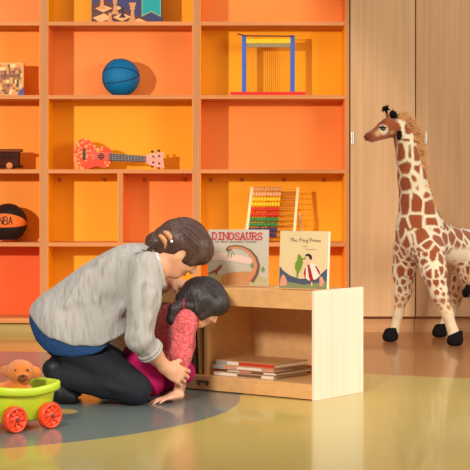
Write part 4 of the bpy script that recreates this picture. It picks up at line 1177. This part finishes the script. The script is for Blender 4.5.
    for i in range(3):
        a = P(128-i*6, 392-i*2, 6.42); J.cap(a, a+np.array([-.05, 0, .012]), .008, .005, k=.018)
    J.plane((0, 0, .003), (0, 0, -1))
    hz = hemline([(20, 330), (30, 338), (42, 348), (54, 353), (74, 354), (92, 351), (100, 348), (107, 342), (114, 330), (124, 300)])+.03*np.clip((g[1]-6.55)/.2, 0, 1)
    J.F = np.maximum(J.F, ((g[2]-hz)*.8).astype(np.float32))
    J.build('jeans', plain('black_denim', (34, 36, 43), .8, .25, .15, 30, bump=.35, bscale=50), body, relax=1)
    # boots --------------------------------------------------------------------
    LEA = plain('black_leather', (24, 23, 26), .5, .4, .1, 30)
    for an, dy in ((ann, 0), (anf, .21)):
        heel = P(47.5, 364, 6.50)+np.array([0, dy, 0]); ball = P(61, 393, 6.50)+np.array([0, dy, 0]); toe = P(71, 397, 6.50)+np.array([0, dy, 0])
        S = Soft(np.array([-.95, 6.35, .0]), np.array([-.55, 6.95, .30]), .005)
        S.cap(heel+np.array([.030, 0, -.015]), ball, .040, .037, k=.03); S.cap(ball, toe, .036, .029, k=.02)
        S.ell(heel+np.array([.012, 0, -.022]), (.030, .030, .030), k=.03)
        S.plane((0, 0, .004), (0, 0, -1))
        bo = S.build('boot', LEA, body, relax=1)
        s2 = MB().tube([ball+np.array([-.03, 0, -.022]), toe+np.array([0.0, 0, -.016])], [.012, .016], 8)
        s2.build('sole', plain('sole_black', (16, 15, 16), .7), bo)
    # hair ------------------------------------------------------------------------
    HB = plain('hair_dark_brown', (62, 40, 34), .45, .4, .22, 30, bump=.5, bscale=60)
    m, nt2, bs = new_mat('hair_brown_strands')
    vs = pos_n(nt2, (90, 90, 14), (0, .5, 0)); nt2.links.new(mix_n(nt2, noise_n(nt2, 1, vs, 3), lin((40, 24, 22)), lin((96, 62, 50))), bs.inputs['Base Color'])
    bs.inputs['Roughness'].default_value = .42; bump_n(nt2, bs, noise_n(nt2, 1.0, vs, 3), .6, .01); HB = m
    q = face_q; fv, sd, uv = R[:, 0], R[:, 1], R[:, 2]
    Hh = Soft(hc-.2, hc+.22, .005)
    Hh.ell(hc+fv*-.008+uv*.024, (.112, .090, .102), R, k=.02)
    Hh.ell(q(.045, 0, .062), (.062, .072, .052), R, k=.04)
    Hh.ell(q(.084, 0, .050), (.024, .056, .036), R, k=.03)          # fringe falling forward
    for b in (-1, 1): Hh.cap(q(.060, .066*b, .04), q(.055, .072*b, -.012), .020, .010, k=.02)
    Hh.cap(q(-.07, 0, 0), q(-.085, 0, -.03), .06, .05, k=.04)
    Hh.cap(q(.05, .0, -.035), q(.12, 0, -.075), .055, .065, k=.012, sub=True)      # the face stays free
    Hh.cap(q(.085, .0, .0), q(.16, 0, -.03), .040, .06, k=.012, sub=True)
    for b in (-1, 1): Hh.ell(q(-.006, .088*b, -.026), (.020, .030, .030), R, k=.006, sub=True)
    ho = Hh.build('hair', HB, body, relax=1)
    comb(hc+fv*-.008+uv*.024, R, (.112, .090, .102), 130, HB, ho)
    bun = P(157, 242, 6.60)
    bm = Soft(bun-.1, bun+.1, .0045); bm.ell(bun, (.046, .046, .046), k=.01); bm.ell(P(165, 243, 6.61), (.04, .046, .042), k=.02); bm.cap(bun+np.array([-.02, 0, 0]), P(148, 249, 6.60), .026, .012, k=.02)
    bm.ell(P(160, 249, 6.6), (.035, .035, .025), k=.02)
    bm.build('bun', HB, ho)
    wsp = MB()
    for i in range(26):
        a = P(152+rng.normal()*1.5, 246+rng.normal()*1.5, 6.55+rng.normal()*.01); e = P(141+rng.normal()*4, 254+rng.normal()*2.2, 6.45+rng.normal()*.015)
        wsp.tube([a, (a+e)/2+np.array([0, -.01, -.012]), e], [.0022, .0018, .0006], 4, caps=False)
    wsp.build('loose_strand', HB, ho)
    CLIP = plain('tortoise_clip', (206, 142, 92), .3, .5, .2, 60)
    for pts in (([(163.5, 231.5), (167.5, 233.5), (170.5, 237.5), (171.8, 241.5)]), ([(158.8, 235), (162.5, 237.5), (165, 241.5), (165.6, 246)])):
        cpb = MB(); cpb.tube([P(x, y, 6.545) for x, y in pts], [.007, .0115, .011, .006], 10)
        for x, y in pts[1:]: cpb.tube([P(x, y, 6.545), P(x-1.5, y+3.4, 6.56)], [.004, .002], 6)
        co_ = cpb.build('hair_clip', CLIP, ho)
    MB().sphere(P(171.6, 241.4, 6.537), .0065, 10).build('clip_glint', plain('clip_glint_white', (250, 240, 228), .25, .6), co_)  # white bead painted in as the highlight at the clip's end
woman()

# ------------------------------------------------------------------ the child
def child():
    lo, hi = np.array([-.62, 6.3, -.004]), np.array([.06, 7.0, .56])
    hip = P(143, 358, 6.76); mid = P(160, 341, 6.72); che = P(173, 325, 6.70); nbase = P(189, 313, 6.68)
    shn, shf = P(184, 322, 6.585), P(187, 318, 6.80)
    eln, wrn = P(181, 355, 6.555), P(178.5, 387, 6.56)
    elf, wrf = P(186, 345, 6.84), P(182, 372, 6.80)
    hpn, hpf = P(142, 364, 6.68), P(146, 362, 6.84)
    knn, knf = P(152, 384, 6.60), P(183, 372, 6.76)
    ann, anf = P(124, 391, 6.64), P(160, 387, 6.86)
    hc = P(203.5, 302.5, 6.69); f = unit([.70, .18, -.70]); up = unit([.55, .0, .75])
    B = Soft(lo, hi, .0055)
    q, R = face(B, hc, f, up, .82)
    B.cap(nbase, hc+R[:, 2]*-.04-R[:, 0]*.02, .040, .038, k=.02)
    B.ell(hip, (.075, .085, .075), k=.04); B.ell(mid, (.065, .08, .065), k=.05); B.ell(che, (.07, .085, .065), k=.05)
    for sh, el, wr in ((shn, eln, wrn), (shf, elf, wrf)): B.chain([sh, el, wr], [.033, .026, .0185], k=.02)
    for hp, kn, an in ((hpn, knn, ann), (hpf, knf, anf)): B.chain([hp, kn, an], [.05, .036, .025], k=.02); B.cap(an, an+np.array([-.06, 0, -.01]), .024, .02, k=.02)
    wh = wrn.copy(); wh[2] = .030
    hand(B, wh, np.array([-.90, -.42, -.16]), [-.1, 0, 1], .74, thumb=1, curl=(.14, .12, .12, .14), spread=.24, tcurl=.05)
    hand(B, wrf, np.array([-.15, -.2, -1]), [.5, -.6, 0], .74, thumb=1, curl=(.3, .35, .4, .4))
    og = P(165, 400, 6.63); og[2] = 0
    body = B.build('person', SKINC, None, og, relax=1)
    tag(body, 'small dark-haired child in pink top leaning on one hand', 'person')
    eyes(q, R, .82, body, (204, 110, 100))
    # pink top
    T = Soft(lo, hi, .0055)
    T.ell(hip+np.array([.02, 0, .03]), (.088, .100, .075), k=.05); T.ell(mid, (.088, .102, .088), k=.06); T.ell(che, (.090, .108, .084), k=.06)
    T.cap(che, nbase, .085, .056, k=.04)
    for sh in (shn, shf): T.ell(sh, (.050, .048, .050), k=.03)
    T.chain([shn, eln, eln*.55+wrn*.45], [.049, .042, .031], k=.025); T.chain([shf, elf, elf*.3+wrf*.7], [.047, .036, .03], k=.025)
    for i in range(6):
        a = shn*(1-i/7)+eln*(i/7)+np.array([.0, -.038, 0]); T.cap(a+np.array([-.03, .008, -.008]), a+np.array([.034, .012, .01]), .008, .008, k=.018)
    for i in range(3):
        a = eln*(1-i/5)+wrn*(i/5)+np.array([0, -.030, 0]); T.cap(a+np.array([-.025, .006, .006]), a+np.array([.026, .008, -.004]), .007, .007, k=.014)
    g = np.meshgrid(*T.ax, indexing='ij')
    nd = unit(hc-nbase); pl = sum((g[i]-P(193, 309, 6.68)[i])*nd[i] for i in range(3)).astype(np.float32)
    T.F = np.where((g[2] > P(0, 318, 6.68)[2]), np.maximum(T.F, pl), T.F)
    cf = eln*.55+wrn*.45; dv = unit(wrn-eln); near = (np.abs(g[0]-cf[0]) < .06) & (np.abs(g[1]-cf[1]) < .06) & (np.abs(g[2]-cf[2]) < .06)
    T.F = np.where(near, np.maximum(T.F, (sum((g[i]-cf[i])*dv[i] for i in range(3))-.004).astype(np.float32)), T.F)
    m, nt2, bs = new_mat('pink_print')
    v = pos_n(nt2); vo = N(nt2, 'ShaderNodeTexVoronoi'); vo.inputs['Scale'].default_value = 105; nt2.links.new(v, vo.inputs['Vector'])
    fq = math_n(nt2, 'MULTIPLY', math_n(nt2, 'LESS_THAN', vo.outputs['Distance'], .42), .38)
    nt2.links.new(mix_n(nt2, fq, lin((206, 78, 84)), lin((240, 150, 138))), bs.inputs['Base Color']); bs.inputs['Roughness'].default_value = .85; bs.inputs['Sheen Weight'].default_value = .15
    bump_n(nt2, bs, noise_n(nt2, 30, v), .8, .03)
    top = T.build('shirt', m, body, relax=2)
    # orange collar / hood folded at the neck
    nd = unit(hc-nbase); s1 = unit(np.cross(nd, [0, 1, 0])); s2 = np.cross(nd, s1); cl = MB()
    for o_, r_, t_ in ((-.022, .060, .018), (.0, .052, .016)):
        cl.tube([nbase+nd*o_+(s1*math.cos(a)+s2*math.sin(a))*r_ for a in np.linspace(0, 2*PI, 28, False)], t_, 10, closed=True)
    cl.build('collar', plain('coral_collar', (234, 104, 66), .85, .2, .12, 60), top)
    # magenta trousers
    J = Soft(lo, hi, .0055)
    J.ell(hip, (.090, .102, .086), k=.04)
    for hp, kn, an in ((hpn, knn, ann), (hpf, knf, anf)): J.chain([hp, kn], [.068, .050], k=.03); J.chain([kn, an], [.046, .038], k=.016)
    J.plane((0, 0, .003), (0, 0, -1))
    J.build('trousers', plain('magenta_cotton', (186, 24, 92), .85, .2, .12, 40, bump=.4, bscale=40), body, relax=1)
    for an in (ann, anf):
        S = Soft(an-.13, an+.1, .006); S.cap(an+np.array([-.01, 0, -.004]), an+np.array([-.07, 0, -.012]), .032, .028, k=.02); S.plane((0, 0, .004), (0, 0, -1))
        S.build('shoe', plain('shoe_pink', (200, 90, 110), .6), body)
    # dark hair with a pigtail
    m, nt2, bs = new_mat('hair_black_strands')
    vs = pos_n(nt2, (100, 100, 16), (0, -.6, 0)); nt2.links.new(mix_n(nt2, noise_n(nt2, 1, vs, 3), lin((24, 18, 20)), lin((60, 48, 48))), bs.inputs['Base Color'])
    bs.inputs['Roughness'].default_value = .45; bump_n(nt2, bs, noise_n(nt2, 1.0, vs, 3), .6, .01)
    fv, sd, uv = R[:, 0], R[:, 1], R[:, 2]
    H = Soft(hc-.17, hc+.17, .0045)
    H.ell(hc+fv*-.006+uv*.018, (.094, .077, .085), R, k=.02); H.ell(q(.05, 0, .05), (.055, .066, .05), R, k=.03)
    for b in (-1, 1): H.cap(q(.04, .072*b, .03), q(.030, .078*b, -.055), .024, .016, k=.02); H.cap(q(-.02, .07*b, .02), q(-.02, .078*b, -.05), .028, .02, k=.02)
    H.cap(q(-.06, 0, 0), q(-.07, 0, -.05), .062, .05, k=.04)
    H.cap(q(.06, 0, -.04), q(.13, 0, -.08), .050, .06, k=.012, sub=True); H.cap(q(.095, 0, .0), q(.17, 0, -.03), .034, .05, k=.012, sub=True)
    ho = H.build('hair', m, body, relax=1)
    comb(hc+fv*-.006+uv*.018, R, (.094, .077, .085), 110, m, ho)
    pg = Soft(P(172, 312, 6.58)-.12, P(172, 312, 6.58)+.14, .0045)
    pg.chain([P(190, 306, 6.60), P(181, 304, 6.575), P(174, 309, 6.56), P(171, 319, 6.56), P(175, 325, 6.56)], [.022, .018, .022, .019, .008], k=.012)
    pg.build('pigtail', m, ho)
    tie = MB(); tie.tube([P(183.5, 304.4, 6.58)+np.array([0, math.cos(a), math.sin(a)])*.019 for a in np.linspace(0, 2*PI, 20, False)], .005, 8, closed=True); tie.build('hair_tie', plain('tie_red', (170, 40, 60), .6), ho)
child()
